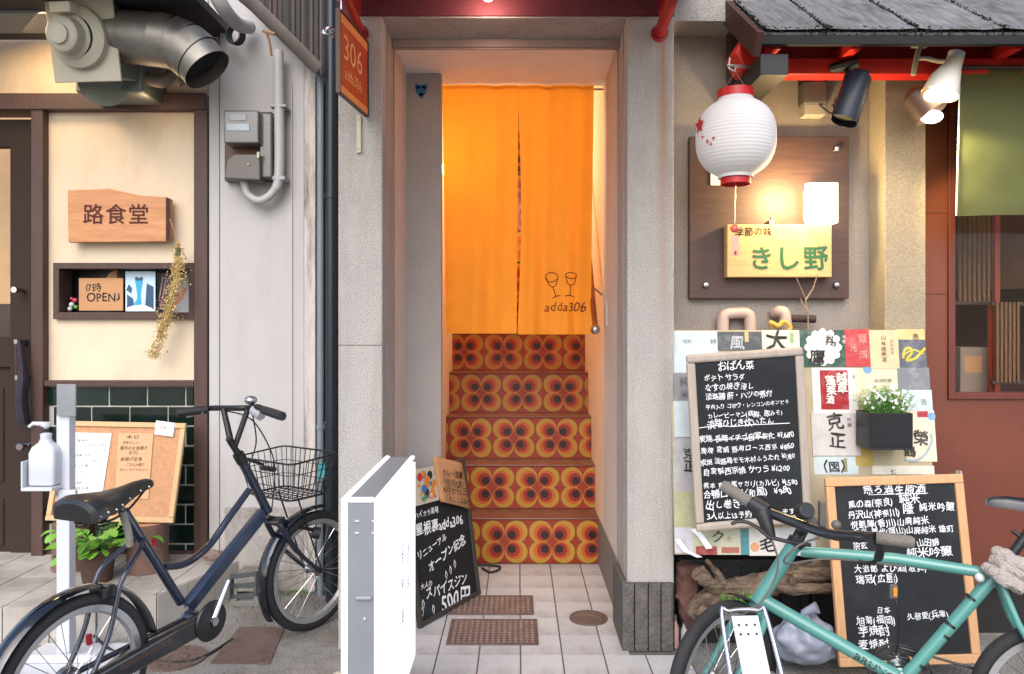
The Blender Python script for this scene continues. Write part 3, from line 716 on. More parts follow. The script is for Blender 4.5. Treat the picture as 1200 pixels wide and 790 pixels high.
# window with lattice screens behind the glass
wfm = mat('red_brown_frame', '#5b2a20', .45, var=.15, scale=5, stretch=(8, 8, 1))
wn = obj('window', MB().box((wx0 - .029, DB - .012, wz0 - .029), (wx0, DB + .05, wz1)).box((wx0, DB - .012, wz0 - .029), (4.4, DB + .05, wz0)), wfm, rb, .002)
obj('pane', MB().box((wx0, DB + .02, wz0), (3.6, DB + .024, wz1)), gw, wn)
lat = bwood
def pb(x0, y0, x1, y1, d): return ((X(x0, d), d, Z(y1, d)), (X(x1, d), d + .02, Z(y0, d)))
parts('inner_post', MB().box(*pb(1166, 230, 1172, 470, 3.42)).box(*pb(1160, 356, 1166, 470, 3.44)), mat('lacquered_post', '#8c3218', .35), wn)
slat = mat('lattice_slat', '#6e4c30', .6, var=.1)
sl = mesh('slat', MB().box((-.006, -.008, 0), (.006, .008, .46)), slat)
for k in range(7): obj('slat', sl, None, wn, M=Matrix.Translation((X(1124 + k * 5.6, 3.44), 3.44, Z(353, 3.44))))
for k in range(6): obj('slat', sl, None, wn, M=Matrix.Translation((X(1168 + k * 4.8, 3.40), 3.40, Z(448, 3.40) )) @ Matrix.Diagonal((1, 1, .80, 1)))
parts('lattice_rail', MB().box(*pb(1118, 352, 1166, 357, 3.44)).box(*pb(1163, 354, 1206, 358, 3.40)).box(*pb(1163, 446, 1206, 450, 3.40)), bwood, wn)
obj('inner_wall', MB().box((X(1105, 3.7), 3.75, 1.55), (3.9, 3.78, 2.7)), mat('dim_ochre_wall', '#4e3018', .8, var=.25, scale=3), wn)
obj('inner_dark', MB().box((X(1080, 3.7), 4.3, 0), (4.9, 4.32, 2.7)), mat('dim_interior', '#3a2218', .8), wn)
obj('inner_shelf', MB().box((X(1100, 3.6), 3.44, .92), (3.4, 3.9, .98)), mat('blue_grey_shelf', '#39424f', .6), wn)
bx = thing('cardboard_box', W(1140, 430, 3.55), 'pale brown carton standing behind the restaurant window', 'box')
obj('carton', MB().box((X(1121, 3.55), 3.52, .985), (X(1157, 3.55), 3.70, 1.26)), mat('pale_carton', '#8c7c6e', .8), bx, .002)
obj('carton_print', MB().box((X(1126, 3.55), 3.5185, 1.14), (X(1146, 3.55), 3.5195, 1.22)), kraft, bx)
# beams
obj('eave_beam', MB().box((X(866, 3.0), 2.98, 2.375), (4.4, 3.06, 2.44)), vred, rb, .004)
obj('eave_board', MB().box((X(872, 3.0), 3.02, 2.441), (4.4, 3.10, 2.52)), redp, rb, .003)
for px in (905, 998, 1184, 1290):
    obj('rafter', MB().box((X(px, 2.9) - .02, 2.86, 2.43), (X(px, 2.9) + .02, 3.3, 2.475)), vred, rb, .002)
obj('beam_end', MB().lathe([(.0005, 0), (.065, 0), (.075, .03), (.075, .12)], frame((X(880, 2.95), 2.93, Z(64, 2.95)), (1, 0, 0), (0, 0, 1)) @ Matrix.Rotation(R(-90), 4, 'X'), 6, smooth=False), vred, rb, .003)
obj('bracket_post', MB().box((X(853, 3.25), 3.2, Z(108, 3.25)), (X(864, 3.25), 3.28, 2.65)), bwood, rb, .003)
obj('bracket_arm', MB().box((X(889, 2.8), 2.78, Z(90, 2.8)), (X(922, 2.8), 3.29, Z(65, 2.8))), black, rb, .003)
obj('diagonal_brace', MB().tube([W(902, 92, 2.95), W(884, 118, 3.25)], .02, 4, smooth=False), bwood, rb)
# plank roof with mossy edge
EY, EZ = 2.75, 2.44; sl_ = math.tan(R(35.7))
roofw = mat('weathered_roof_plank', '#6c6b6d', .85, var=.5, scale=5, stretch=(14, 1.5, 1.5), bump=.5, bscale=12, stain='#2c3026', stain_amt=.8, stain_scale=3, stain_stretch=(2, 2, 2), rnd=.18)
mossm = mat('moss', '#20231b', .95, var=.5, scale=30, bump=1, bscale=60)
xr = X(893, EY); bnds = [xr, X(968, EY), X(1073, EY), X(1175, EY), X(1280, EY), X(1390, EY)]
ur = Vector((0, math.cos(R(35.7)), math.sin(R(35.7))))
for a, b in zip(bnds[:-1], bnds[1:]):
    Mr = frame(Vector((a + .003, EY, EZ)), (1, 0, 0), ur); m2 = MB(); L_ = 1.05; nx, nz = 5, 10; vs = []
    for k in range(nz + 1):
        for j in range(nx + 1):
            vs.append(Mr @ Vector(((b - a - .008) * j / nx, -.025 + noise.noise(Vector((a * 7 + j, k * .7, 0))) * .004 + (.004 if 0 < j < nx else 0), L_ * k / nz - .004 * noise.noise(Vector((j, a * 5, 3))))))
    fs = [(k * (nx + 1) + j, k * (nx + 1) + j + 1, (k + 1) * (nx + 1) + j + 1, (k + 1) * (nx + 1) + j) for k in range(nz) for j in range(nx)]
    m2.add(vs, fs, 0, False).box((0, -.008, 0), (b - a - .008, 0, L_), 0, Mr)
    obj('roof_plank', m2, roofw, rb)
Mr = frame((xr, EY, EZ), (1, 0, 0), ur)
obj('roof_deck', MB().box((0, .002, .01), (3.1, .022, 1.05), 0, Mr), darkgap, rb)
obj('drip_board', MB().box((xr - .01, EY - .005, EZ - .035), (4.0, EY + .02, EZ - .002)), mat('charcoal_board', '#161618', .85), rb, .002)
obj('verge_board', MB().box((-.03, -.02, -.03), (-.002, .07, 1.05), 0, Mr), mat('faded_red_board', '#40211e', .7, var=.2, scale=8), rb, .002)
m2 = MB(); rr = random.Random(3)
for i in range(1500):
    x = xr + rr.random() * 2.0; t_ = abs(rr.gauss(0, .018)); c = Vector((x, EY, EZ)) + ur * t_ + Vector((0, -.5, .8)) * .012 + Vector((0, 0, rr.uniform(-.012, .012)))
    s_ = rr.uniform(.003, .010); m2.add([c + Vector((rr.uniform(-1, 1), rr.uniform(-1, 1), rr.uniform(-1, 1))) * s_ for _ in range(4)], [(0, 1, 2), (0, 2, 3), (0, 3, 1), (1, 3, 2)])
for bx_ in bnds[:4]:
    for i in range(140):
        t_ = rr.random() ** 1.5 * .6; c = Vector((bx_ + rr.gauss(0, .006), EY, EZ)) + ur * t_ + Vector((0, -.5, .8)) * .03
        s_ = rr.uniform(.003, .008); m2.add([c + Vector((rr.uniform(-1, 1), rr.uniform(-1, 1), rr.uniform(-1, 1))) * s_ for _ in range(4)], [(0, 1, 2), (0, 2, 3), (0, 3, 1), (1, 3, 2)])
mo = obj('moss', m2, mossm, rb); mo['kind'] = 'stuff'

# signboard and its lamp
sb = thing('backing_board', W(901, 256, 3.27), 'large dark brown wooden backing board with round silver screws', 'board')
sbw = mat('stained_brown_board', '#46302a', .5, var=.25, scale=4, stretch=(1, 1, 14), bump=.15, bscale=30)
a, b = W(808, 160, 3.26), W(995, 350, 3.26)
obj('board', MB().box((a.x, 3.26, b.z), (b.x, 3.295, a.z)), sbw, sb, .003)
for px, py in ((827, 334), (980, 334), (980, 175)):
    p = W(px, py, 3.25); obj('screw', MB().lathe([(.0005, -.010), (.010, -.009), (.014, .0), (.014, .01)], frame(p, (1, 0, 0), (0, 0, 1)) @ Matrix.Rotation(R(-90), 4, 'X'), 14), chrome, sb)
ks = thing('wooden_signboard', W(913, 293, 3.2), 'pale wooden signboard with green brush lettering on the brown board', 'sign')
Mk = facing(3.205); hk = lambda x, y: hit(x, y, Mk)
a, b = hk(852, 263), hk(975, 325); oak = mat('pale_sign_wood', '#c09a68', .55, var=.16, scale=4, stretch=(1.5, 1, 16), bump=.1, bscale=20)
obj('board', MB().box((a.x, 3.205, b.y), (b.x, 3.258, a.y)), oak, ks, .004)
mb = MB(); p = hk(861, 276); write(mb, Mk, '季節の味', p.x, p.y, width=hk(905, 0).x - p.x, hand=.4, bold=.01, fit=False)
obj('small_lettering', mb, ink, ks)
mb = MB(); mm = mat('green_sign_paint', '#1f5a34', .6)
for ch, x0, y0, w_ in (('き', 877, 313, 30), ('し', 908, 313, 30), ('野', 941, 314, 30)):
    p = hk(x0, y0); s_ = (hk(x0 + w_, 0).x - p.x); mb = MB(); write(mb, Mk, ch, p.x, p.y, size=s_, hand=.35, bold=.025); obj('painted_character', mb, mm, ks)

t = thing('hook', W(904, 258, 3.2), 'small metal hook above the pale wooden signboard', 'hook')
p = W(904, 259, 3.21); obj('clasp', MB().box(p - Vector((.010, .006, .012)), p + Vector((.010, .045, .002))).tube([p + Vector((0, 0, .002)), p + Vector((0, 0, .018))], .006, 8), steel, t)
lb = thing('wall_lamp', W(964, 238, 3.18), 'glowing white rectangular lamp at the upper right of the signboard', 'lamp')
a, b = W(947, 214, 3.15), W(982, 261, 3.15)
obj('shade', MB().box((a.x, 3.15, b.z), (b.x, 3.19, a.z)), mat('lamp_acrylic', '#fff4dd', .4, emit=9, ecol='#fff0d0'), lb, .002)
obj('lamp_back', MB().box((a.x + .02, 3.191, b.z + .02), (b.x - .02, 3.259, a.z - .02)), ivory, lb)
light('POINT', 'wall_lamp_light', (a.x - .07, 3.10, (a.z + b.z) / 2 + .04), 9, (1, .70, .30), lb, .03)
of = W(849, 200, 3.22)
tag(obj('paper_notice', MB().box((X(833, 3.25), 3.253, Z(217, 3.25)), (X(866, 3.25), 3.256, Z(163, 3.25))), paper), 'white paper notice half hidden behind the round lantern', 'notice')
# electric socket box
t = thing('outlet_box', W(957, 115, 3.26), 'grey weatherproof outlet box on the wall under the red beam', 'outlet box')
obj('cover', pbox(MB(), 942, 93, 971, 122, 3.22, 3.298), greyp, t, .012, seg=3); obj('base', pbox(MB(), 943, 118, 968, 135, 3.235, 3.298), ivory, t, .004)
obj('cable', MB().tube(bez([W(960, 122, 3.225), W(972, 132, 3.23), W(980, 132, 3.28), W(976, 122, 3.29)], 6), .004, 6), blackm, t)
# lantern
ln = thing('paper_lantern', W(862, 108, 2.9), 'round white paper lantern with red rims hanging under the plank roof', 'lantern')
c = W(862, 162, 2.9); lp_ = mat('lantern_paper', '#bfbdbe', .8, var=.03, emit=.06, ecol='#fff0e0')
prof = []; RX, RZ = 45.5 / K * 2.9, 47 / K * 2.9
N_ = 24
for i in range(N_ * 4 + 1):
    v = -1 + 2 * i / (N_ * 4); rr = (1 - abs(v) ** 2.6) ** .5 * RX * .74 + RX * .26 * (1 - v * v) ** .0
    rr = RX * (max(0, 1 - abs(v) ** 2.5)) ** .5; rr = max(rr, RX * .44)
    prof.append((rr + .0014 * abs(math.sin(math.pi * i / 4)), v * RZ))
obj('paper_shade', MB().lathe(prof, Matrix.Translation(c), 40), lp_, ln)
rim = mat('red_lacquer', '#b3141c', .35)
for z0, z1 in ((RZ - .002, RZ + .030), (-RZ - .024, -RZ + .002)):
    r_ = .070 if z0 > 0 else .058
    obj('rim', MB().lathe([(r_ - .004, z0), (r_, z0), (r_, z1), (r_ - .004, z1), (r_ - .004, z0)], Matrix.Translation(c), 28), rim, ln)
mb = MB()
def on_lantern(px, py, sz, rot=0, pts=5):
    y_ = py; z = Z(py, 2.9) - c.z; v = z / RZ; rr = RX * math.sqrt(max(.05, 1 - abs(v) ** 2.5)) + .004
    sx = max(-.97, min(.97, (X(px, 2.9) - c.x) / rr)); a = math.asin(sx)
    cen = c + Vector((rr * math.sin(a), -rr * math.cos(a), z)); n_ = Vector((math.sin(a), -math.cos(a), 0)); tx = Vector((math.cos(a), math.sin(a), 0))
    P = []
    for k in range(2 * pts):
        q = rot + k * math.pi / pts; r2 = sz * (1 if k % 2 == 0 else .5); P.append(cen + n_ * .002 + tx * (r2 * math.cos(q)) + Vector((0, 0, r2 * math.sin(q))))
    mb.add(P, [tuple(range(2 * pts))])
on_lantern(816, 150, .036, .3); on_lantern(823, 172, .009); on_lantern(828, 170, .008); on_lantern(826, 176, .007); on_lantern(902, 170, .007); on_lantern(819, 165, .008)
parts('printed_flower', mb, rim, ln)
obj('hanging_wire', MB().tube([c + Vector((-.05, 0, RZ + .03)), c + Vector((0, 0, RZ + .10)), c + Vector((.05, 0, RZ + .03))], .0025, 6).tube([c + Vector((0, 0, RZ + .10)), W(862, 78, 2.9)], .0025, 6), steel, ln)
t = thing('hanging_rod', W(862, 78, 2.9), 'metal rod with hook holding the white lantern', 'hook')
obj('rod', MB().tube([W(852, 77, 2.9), W(888, 79, 2.9)], .006, 8), steel, t); obj('hook_curl', MB().tube([W(855, 68, 2.9), W(854, 80, 2.9), W(860, 84, 2.9), W(862, 78, 2.9)], .004, 6), steel, t)
t = thing('wind_chime', c - Vector((0, 0, RZ + .03)), 'pink tagged wind chime cord hanging below the lantern over the signboard', 'wind chime')
obj('cord', MB().tube([c - Vector((0, 0, RZ)), W(861, 262, 2.9)], .0016, 5), steel, t)
obj('glass_bell', MB().ball(W(861, 268, 2.9), .018, 7, sc=(1, 1, .9)), mat('pink_glass', '#e06a5a', .2, trans=.2), t)
obj('tag', MB().box(W(857, 276, 2.9), W(866, 300, 2.899)), mat('pale_pink_paper', '#d8a8a0', .6, alpha=.55), t)
obj('red_spot', MB().ball(W(862, 296, 2.893), .006, 6, sc=(.7, .3, 1.6)), rim, t)
# spotlights
t = thing('spotlight', W(1004, 90, 2.95), 'dark blue can spotlight switched off under the red beam', 'spotlight')
obj('mount', MB().tube([W(973, 82, 3.0), W(1006, 73, 2.95)], .022, 10, sx=1.6).tube([W(990, 80, 2.97), W(998, 92, 2.93)], .010, 8), blackm, t)
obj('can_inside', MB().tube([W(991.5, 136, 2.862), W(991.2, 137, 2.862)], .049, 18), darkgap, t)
obj('can', MB().tube([W(1008, 86, 2.90), W(1005, 92, 2.90), W(990, 140, 2.86), W(989, 142, 2.86)], [.035, .052, .052, .050], 18, cap=False).tube([W(1008, 85.5, 2.90), W(1008, 86, 2.9)], .036, 18), mat('navy_can_paint', '#1d222e', .5, .2), t)
t = thing('spotlight', W(1090, 128, 2.98), 'brown cone spotlight shining right behind the white clip lamp', 'spotlight')
obj('cone', MB().tube([W(1066, 107, 3.0), W(1072, 112, 2.99), W(1092, 134, 2.96)], [.02, .055, .068], 18, cap=False), mat('brown_enamel', '#4a3a34', .4), t)
obj('bulb', MB().ball(W(1092, 137, 2.955), .042, 8, sc=(1.0, .8, .6)), mat('halogen_glow', '#fff2dc', .4, emit=7, ecol='#ffe8c4'), t)
light('SPOT', 'spot_beam', W(1096, 142, 2.90), 16, (1, .80, .35), t, .03, target=W(1140, 205, 2.98), spot=80)
t = thing('clip_lamp', W(1100, 90, 2.93), 'lit white clip-on spotlight clamped to the red beam', 'spotlight')
obj('reflector', MB().tube([W(1121, 64, 2.9), W(1116, 78, 2.9), W(1108, 92, 2.9), W(1101, 111, 2.9)], [.030, .034, .055, .068], 20, cap=False), mat('white_enamel', '#d9d2c6', .3), t)
obj('neck', MB().tube([W(1121, 62, 2.9), W(1117, 76, 2.9)], .031, 14), whitep, t)
obj('bulb', MB().ball(W(1101, 111, 2.9), .056, 9, sc=(1, 1, .55)), mat('halogen_glow_bright', '#fff2dc', .4, emit=8, ecol='#ffe2b0'), t)
mb = MB()
for k in range(9):
    q = -1.2 + k * .3; p = W(1106 + 14 * math.sin(q), 97 + 2 * math.cos(q), 2.9 - .058 * math.cos(q)); mb.tube([p, p + Vector((-.004, 0, -.02))], .0028, 5)
parts('vent_slot', mb, mat('halogen_glow_slots', '#fff2dc', .4, emit=8, ecol='#ffdca0'), t)
obj('clamp', MB().tube([W(1080, 52, 2.95), W(1076, 60, 2.94), W(1070, 88, 2.94)], .010, 8).box(W(1070, 52, 2.94), W(1084, 57, 2.96)).box(W(1074, 66, 2.94), W(1088, 71, 2.96)).tube([W(1084, 68, 2.94), W(1100, 72, 2.92), W(1114, 72, 2.9)], .009, 8), ivory, t)
light('SPOT', 'lamp_beam', W(1099, 118, 2.9), 16, (1, .72, .38), t, .04, target=W(1015, 330, 3.3), spot=105, blend=.8)
# green noren
gn = thing('noren_curtain', W(1160, 84, 2.98), 'olive green noren curtain hanging at the right edge', 'curtain')
cloth('curtain_cloth', X(1126, 2.98), X(1330, 2.98), X(1121, 2.98), X(1330, 2.98), Z(80, 2.98), Z(253, 2.98), 2.98, gn, greenc, .006, nx=50, nz=24, freq=1.3, ph=.4, sag=-.004)
obj('hem_cord', MB().tube([(X(1125.5, 2.97), 2.973, Z(84, 2.98)), (X(1121, 2.97), 2.973, Z(253, 2.98))], .003, 6), paper, gn)
obj('rod', MB().tube([(X(1118, 3), 2.97, Z(80, 2.98)), (3.2, 2.97, Z(80, 2.98))], .009, 8), bwood, gn)
# pipes on the wall above the posters
pw = mat('pale_beige_pipe', '#b39c90', .5, var=.12)
t = thing('water_pipe', W(862, 375, 3.25), 'pale beige water pipe bend above the poster panel', 'pipe')
obj('pipe', MB().tube(bez([W(847, 400, 3.26), W(847, 378, 3.26), W(850, 369, 3.26), W(862, 367, 3.26), W(876, 368, 3.26), W(879, 378, 3.26), W(879, 400, 3.26)], 5), .026, 14), pw, t)
t = thing('water_pipe', W(920, 372, 3.25), 'pale pipe elbow with dark wrapped branch above the poster panel', 'pipe')
obj('elbow', MB().tube(bez([W(908, 367, 3.28), W(914, 365, 3.25), W(920, 370, 3.24), W(921, 398, 3.24)], 5), .026, 14), pw, t)
obj('wrapped_branch', MB().tube([W(924, 373, 3.24), W(955, 374, 3.24)], .018, 10), mat('dark_tape', '#3a2c2c', .8, bump=.8, bscale=60), t)
tag(obj('rope', MB().tube(bez([W(905, 384, 3.2), W(903, 378, 3.19), W(912, 382, 3.18), W(918, 377, 3.18), W(926, 383, 3.18), W(924, 388, 3.18)], 5), .010, 8), mat('yellow_rope', '#c9a04a', .9, bump=.8, bscale=90)), 'short yellow rope tied on the top edge of the poster panel', 'rope')
m2 = MB()
for pts in ([(947, 402), (947, 372), (944, 350), (933, 325)], [(944, 352), (953, 338), (958, 322)], [(946, 365), (940, 355), (938, 350)]): m2.tube([W(x, y, 3.19) for x, y in pts], [.004, .003, .0025, .0015][:len(pts)], 6)
tag(obj('twig', m2, bark), 'thin bare twig standing up behind the poster panel', 'twig')

# ------------------------------------------------------------------ poster panel
pt, pm = W(790, 387, 3.135), W(790, 652, 3.03)
Mp = frame(Vector((X(790, 3.03), 3.03, Z(652, 3.03))), (1, 0, 0), Vector((0, 3.135 - 3.03, Z(387, 3.135) - Z(652, 3.03))))
hp = lambda x, y: hit(x, y, Mp)
pn = thing('poster_panel', Mp.translation, 'leaning panel pasted all over with sake label posters', 'panel')
a, b = hp(791, 650), hp(1083, 387)
base = mat('pasted_cream_paper', '#a89c80', .8, var=.12, scale=5, stain='#a89878', stain_amt=.5, stain_stretch=(1, 1, 1))
obj('board', MB().box((a.x, 0, a.y), (b.x, .018, b.y), 0, Mp), base, pn, .002)
PM = {}
def pmat(c_): 
    if c_ not in PM: PM[c_] = mat('poster_print_%d' % len(PM), tuple(v * .82 for v in lin(c_)), .7, var=.1, scale=14, stain='#ffffff', stain_amt=.12, stain_scale=20, stain_stretch=(1, 1, 1), bump=.08)
    return PM[c_]
lay = [0]
def poster(x0, y0, x1, y1, col, texts=(), shapes=(), tcol='#1b1816'):
    lay[0] += 1; yb = -.001 - (lay[0] % 7) * .0007
    A, B = hp(x0, y1), hp(x1, y0); mb = MB().box((A.x, yb - .0004, A.y), (B.x, 0.0, B.y), 0, Mp)
    cols = [pmat(col)]
    def mi(c_):
        if pmat(c_) not in cols: cols.append(pmat(c_))
        return cols.index(pmat(c_))
    e = yb - .0008
    for k, s_ in enumerate(shapes):
        kind, px, py, q, c_ = s_
        p = hp(px, py)
        if kind == 'disc': mb.disc((p.x, p.y), q / K * 3.2, Mp, 28, mi(c_), e - .0002 * k)
        if kind == 'rect':
            p2 = hp(*q); mb.add([Mp @ Vector(v) for v in ((p.x, e - .0002 * k, p2.y), (p2.x, e - .0002 * k, p2.y), (p2.x, e - .0002 * k, p.y), (p.x, e - .0002 * k, p.y))], [(0, 1, 2, 3)], mi(c_))
        if kind == 'line': stroke(mb, Mp, [hp(*v) for v in bez([(a_, b_, 0) for a_, b_ in q], 5) for v in [(v[0], v[1])]], px / K * 3.2, e - .0002 * k, mi(c_))
    for tx in texts:
        s, px, py, sz = tx[:4]; c_ = tx[4] if len(tx) > 4 else tcol; v = len(tx) > 5 and tx[5]
        p = hp(px, py); write(mb, Mp, s, p.x, p.y, size=sz / K * 3.2, y0=e - .002, hand=1.0, mi=mi(c_), vert=v, bold=(.022 if sz > 11 else 0))
    obj('poster', mb, cols, pn)
BL, WHT = '#1b1816', '#e8e4dc'
poster(789, 388, 841, 437, '#c9d6dc', (('純米', 800, 402, 5, '#8896a0'), ('吟', 832, 404, 8), ))
poster(841, 389, 893, 411, '#54575c', (('風', 855, 409, 17, '#b8bcc0'),), tuple(('rect', 843 + 6 * k, 389, (844 + 6 * k, 411), '#6d7076') for k in range(8)) + (('rect', 872, 389, (877, 401), '#c8b27c'), ))
poster(893, 387, 940, 409, '#dcd8c4', (('大', 897, 408, 26), ), (('rect', 925, 390, (930, 402), '#98b070'), ))
poster(938, 387, 991, 430, '#2f5348', (('翔', 966, 404, 14), ('鷹', 948, 425, 18), ('酒', 986, 396, 4, WHT), ('造', 986, 402, 4, WHT)), (('disc', 964, 407, 19, WHT),) + tuple(('disc', 964 + 18 * math.cos(k * .52), 407 + 18 * math.sin(k * .52), 4, WHT) for k in range(12)))
poster(991, 386, 1020, 430, '#bb4042', (('蔵', 1005, 400, 10, '#d89a90'), ('元', 995, 412, 9, '#d89a90'), ('酒', 1006, 420, 9, '#d89a90')))
poster(1020, 387, 1051, 432, '#d8c19a', (('山廃純米酒', 1031, 398, 6, '#4a4038', True), ('特別醸造', 1042, 402, 4, '#b07060', True)))
poster(1051, 386, 1083, 400, '#dabf86', (('鳥', 1068, 398, 9), ))
poster(1050, 398, 1084, 431, '#5a5f69', (), (('line', 3, 0, [(1058, 420), (1060, 410), (1066, 408), (1068, 414), (1062, 422), (1072, 420), (1080, 412), (1084, 408)], '#c8b830'), ('line', 2, 0, [(1060, 415), (1070, 410), (1082, 415)], '#c8b830')))
poster(953, 431, 1003, 484, '#dfdcd6', (('上撰', 998, 440, 3.5, '#908a86', True),), (('rect', 960, 434, (995, 480), '#a01822'),))
poster(1003, 431, 1052, 470, '#d9cfb0', (('純米吟醸', 1024, 448, 5, '#6a6258'),), (('disc', 1016, 433, 5, '#6d9ac0'),) + tuple(('rect', 1034 + 3 * k, 440, (1035 + 3 * k, 456), '#8a8270') for k in range(6)))
poster(1052, 431, 1088, 457, '#7d8086', (), ())
poster(1057, 457, 1091, 481, '#c4cfd4', (('酒', 1078, 474, 7, '#7fa070'),))
poster(952, 484, 1006, 534, '#c7c3c1', (('克', 968, 502, 19), ('正', 970, 524, 21), ('吟醸', 992, 494, 5, '#6a4a60', True)))
poster(954, 535, 1005, 556, '#c3d0d2', (('図', 971, 552, 13),), (('rect', 988, 537, (993, 553), '#8a8a60'), ('line', 2, 0, [(969, 539), (966, 546), (969, 554)], BL), ('line', 2, 0, [(986, 539), (989, 546), (986, 554)], BL)))
poster(1003, 524, 1022, 546, '#b89c3c', (), ())
poster(1008, 480, 1062, 524, '#d3c49a', (), ())
poster(1062, 481, 1094, 541, '#e0d5bb', (('榮', 1070, 519, 17), ('鶴', 1059, 533, 13)), (('rect', 1074, 482, (1087, 489), '#a8303c'), ('disc', 1091, 488, 4.5, '#7ba6c8'), ('line', 2.6, 0, [(1060, 538), (1072, 540), (1084, 532), (1091, 518), (1090, 508)], '#9aabb8')))
poster(1022, 546, 1094, 556, '#ded6c4', (('七', 1042, 555, 7), ))
poster(790, 437, 808, 470, '#8d8f92', (('純', 796, 452, 11, '#5a5c60'), ('米', 796, 466, 11, '#5a5c60')))
poster(790, 470, 809, 512, '#c6d2d8', ())
poster(790, 512, 818, 576, '#a9a7a8', (('克', 800, 536, 13), ('正', 801, 552, 14)))
poster(791, 576, 820, 618, '#a9ac86', ())
poster(791, 618, 812, 648, '#c3bfcb', (('米', 794, 640, 10, '#a8a4b0'),))
poster(812, 620, 842, 650, '#b8bba0', (('ク', 834, 634, 14, '#4a4640'),), (('rect', 815, 640, (840, 650), '#9c4038'),))
poster(842, 620, 868, 650, '#c7c6ac', (('さ', 850, 634, 7, '#a05048'),), (('rect', 845, 641, (866, 648), '#b0685c'),))
poster(868, 620, 878, 650, '#4f8a92', ())
poster(878, 618, 912, 651, '#d5d2cc', (('毛', 889, 645, 18), ), (('disc', 884, 641, 5, '#d09060'),))
poster(912, 618, 955, 651, '#c8ccd0', (('花', 930, 640, 12, '#2858a0'),), ())
# the red label of three lines
mb = MB(); 
for s, px, py, sz in (('越', 979, 447, 12), ('草', 980, 460, 12), ('蓬', 966, 450, 12), ('莱', 967, 462, 12), ('酒', 967, 473, 10)):
    p = hp(px, py); write(mb, Mp, s, p.x, p.y, size=sz / K * 3.2, y0=-.0105, hand=.8, bold=.03)
obj('white_lettering', mb, pmat(WHT), pn)
# curled paper corners
mb = MB()
for (pts, wdt) in (([(812, 620), (820, 628), (829, 642)], .012), ([(793, 632), (802, 645), (818, 652)], .010)):
    P = [hp(*v) for v in pts]; vs = []
    for k, p in enumerate(P): vs += [Mp @ Vector((p.x - wdt, -.008 - .01 * k, p.y)), Mp @ Vector((p.x + wdt, -.012 - .012 * k, p.y + wdt * .4))]
    mb.add(vs, [(0, 1, 3, 2), (2, 3, 5, 4)], 0, True)
parts('curled_corner', mb, paper, pn)

# ------------------------------------------------------------------ blackboards
def board_frame(bl, br, tl, db, dt):
    B, Rr, T = W(*bl, db), W(*br, db), W(*tl, dt)
    M = frame(B, Rr - B, T - B); return M
def blackboard(root, M, w_, h_, fw, fm, corner=.004):
    Mi = M
    obj('writing_surface', MB().box((fw * .6, .004, fw * .6), (w_ - fw * .6, .012, h_ - fw * .6), 0, M), cboard, root)
    obj('frame_rail', MB().box((0, -.006, 0), (w_, .016, fw), 0, M), fm, root, corner); obj('frame_rail', MB().box((0, -.006, h_ - fw), (w_, .016, h_), 0, M), fm, root, corner)
    obj('frame_stile', MB().box((0.0005, -.0055, fw + .0005), (fw, .016, h_ - fw - .0005), 0, M), fm, root, corner * .6); obj('frame_stile', MB().box((w_ - fw, -.0055, fw + .0005), (w_ - .0005, .016, h_ - fw - .0005), 0, M), fm, root, corner * .6)
D1b, D1t = 2.95, 3.05
B1, R1 = W(816, 624, 2.93), W(952, 612, 2.965); M1 = frame(B1, R1 - B1, W(806, 416, 2.91) - B1); Lx = (R1 - B1).length; Lz = hit(806, 416, M1).y
bb = thing('menu_blackboard', M1.translation, 'tall blackboard menu with a rounded grey wooden frame hung on the poster panel', 'blackboard')
w1 = Lx; blackboard(bb, M1, w1, Lz, .034, fgrey, .010)
mb = MB(); sl1 = math.atan2(.07, 1)
def line(M, mb, s, px, py, wpx, dy=0, hand=1.0, **k):
    a = hit(px, py, M, .003); b = hit(px + wpx, py - dy, M, .003); v = b - a
    write(mb, M, s, a.x, a.y, width=v.length, ang=math.atan2(v.y, v.x), y0=.0028, hand=hand * 1.25, cap=.041, bold=.008, **k)
for s, px, py, wd, dy in (('おばん菜', 841, 433, 43, 2), ('ポテト サラダ', 825, 447, 48, 3), ('なすの焼き浸し', 826, 458, 58, 3), ('淡路鶏 肝・ハツの煮付', 827, 468, 78, 4), ('牛肉入り ゴボウ・レンコンのキンピラ', 827, 480, 98, 7),
        ('カレーピーマン(鶏胸、豚みそ)', 829, 490, 88, 4), ('淡路ひじき炊いたん', 829, 501, 78, 5), ('炭焼 長崎イチゴ自家製た ¥1,680', 819, 518, 112, 6), ('炭焼 宮崎 豚肩ロース西京 ¥860', 821, 532, 110, 7), ('炭焼 淡路鶏モモ木村ふうたれ ¥1,180', 821, 545, 111, 8),
        ('自家製西京焼 サワラ ¥1,200', 824, 557, 102, 6), ('熊本 直送馬サガリ(カルビ) ¥1,580', 824, 573, 111, 6), ('合鴨ロース(和風)  ¥980', 824, 585, 104, 7), ('出し巻きネギ', 827, 596, 62, 3), ('3人以上は予約 お願いします', 829, 609, 103, 6)):
    mb = MB(); line(M1, mb, s, px, py, wd, dy); obj('writing_line', mb, chalk, bb)
mb = MB()
for pts, wd in (([(818, 502), (838, 499), (860, 500), (880, 498), (905, 497), (926, 496)], .0028), ([(835, 516), (870, 514), (905, 511)], .0024)):
    stroke(mb, M1, [hit(*v, M1) for v in pts], wd, .0028)
parts('chalk_rule', mb, chalk, bb)
D2b, D2t = 2.80, 2.885
M2 = board_frame((984, 782), (1150, 777), (973, 560), D2b, D2t); L2x = (W(1150, 777, D2b) - W(984, 782, D2b)).length; L2z = hit(973, 560, M2).y
bb2 = thing('sake_blackboard', M2.translation, 'pine framed blackboard listing sake behind the turquoise bicycle', 'blackboard')
blackboard(bb2, M2, L2x, L2z, .034, fpine, .004)
mb = MB()
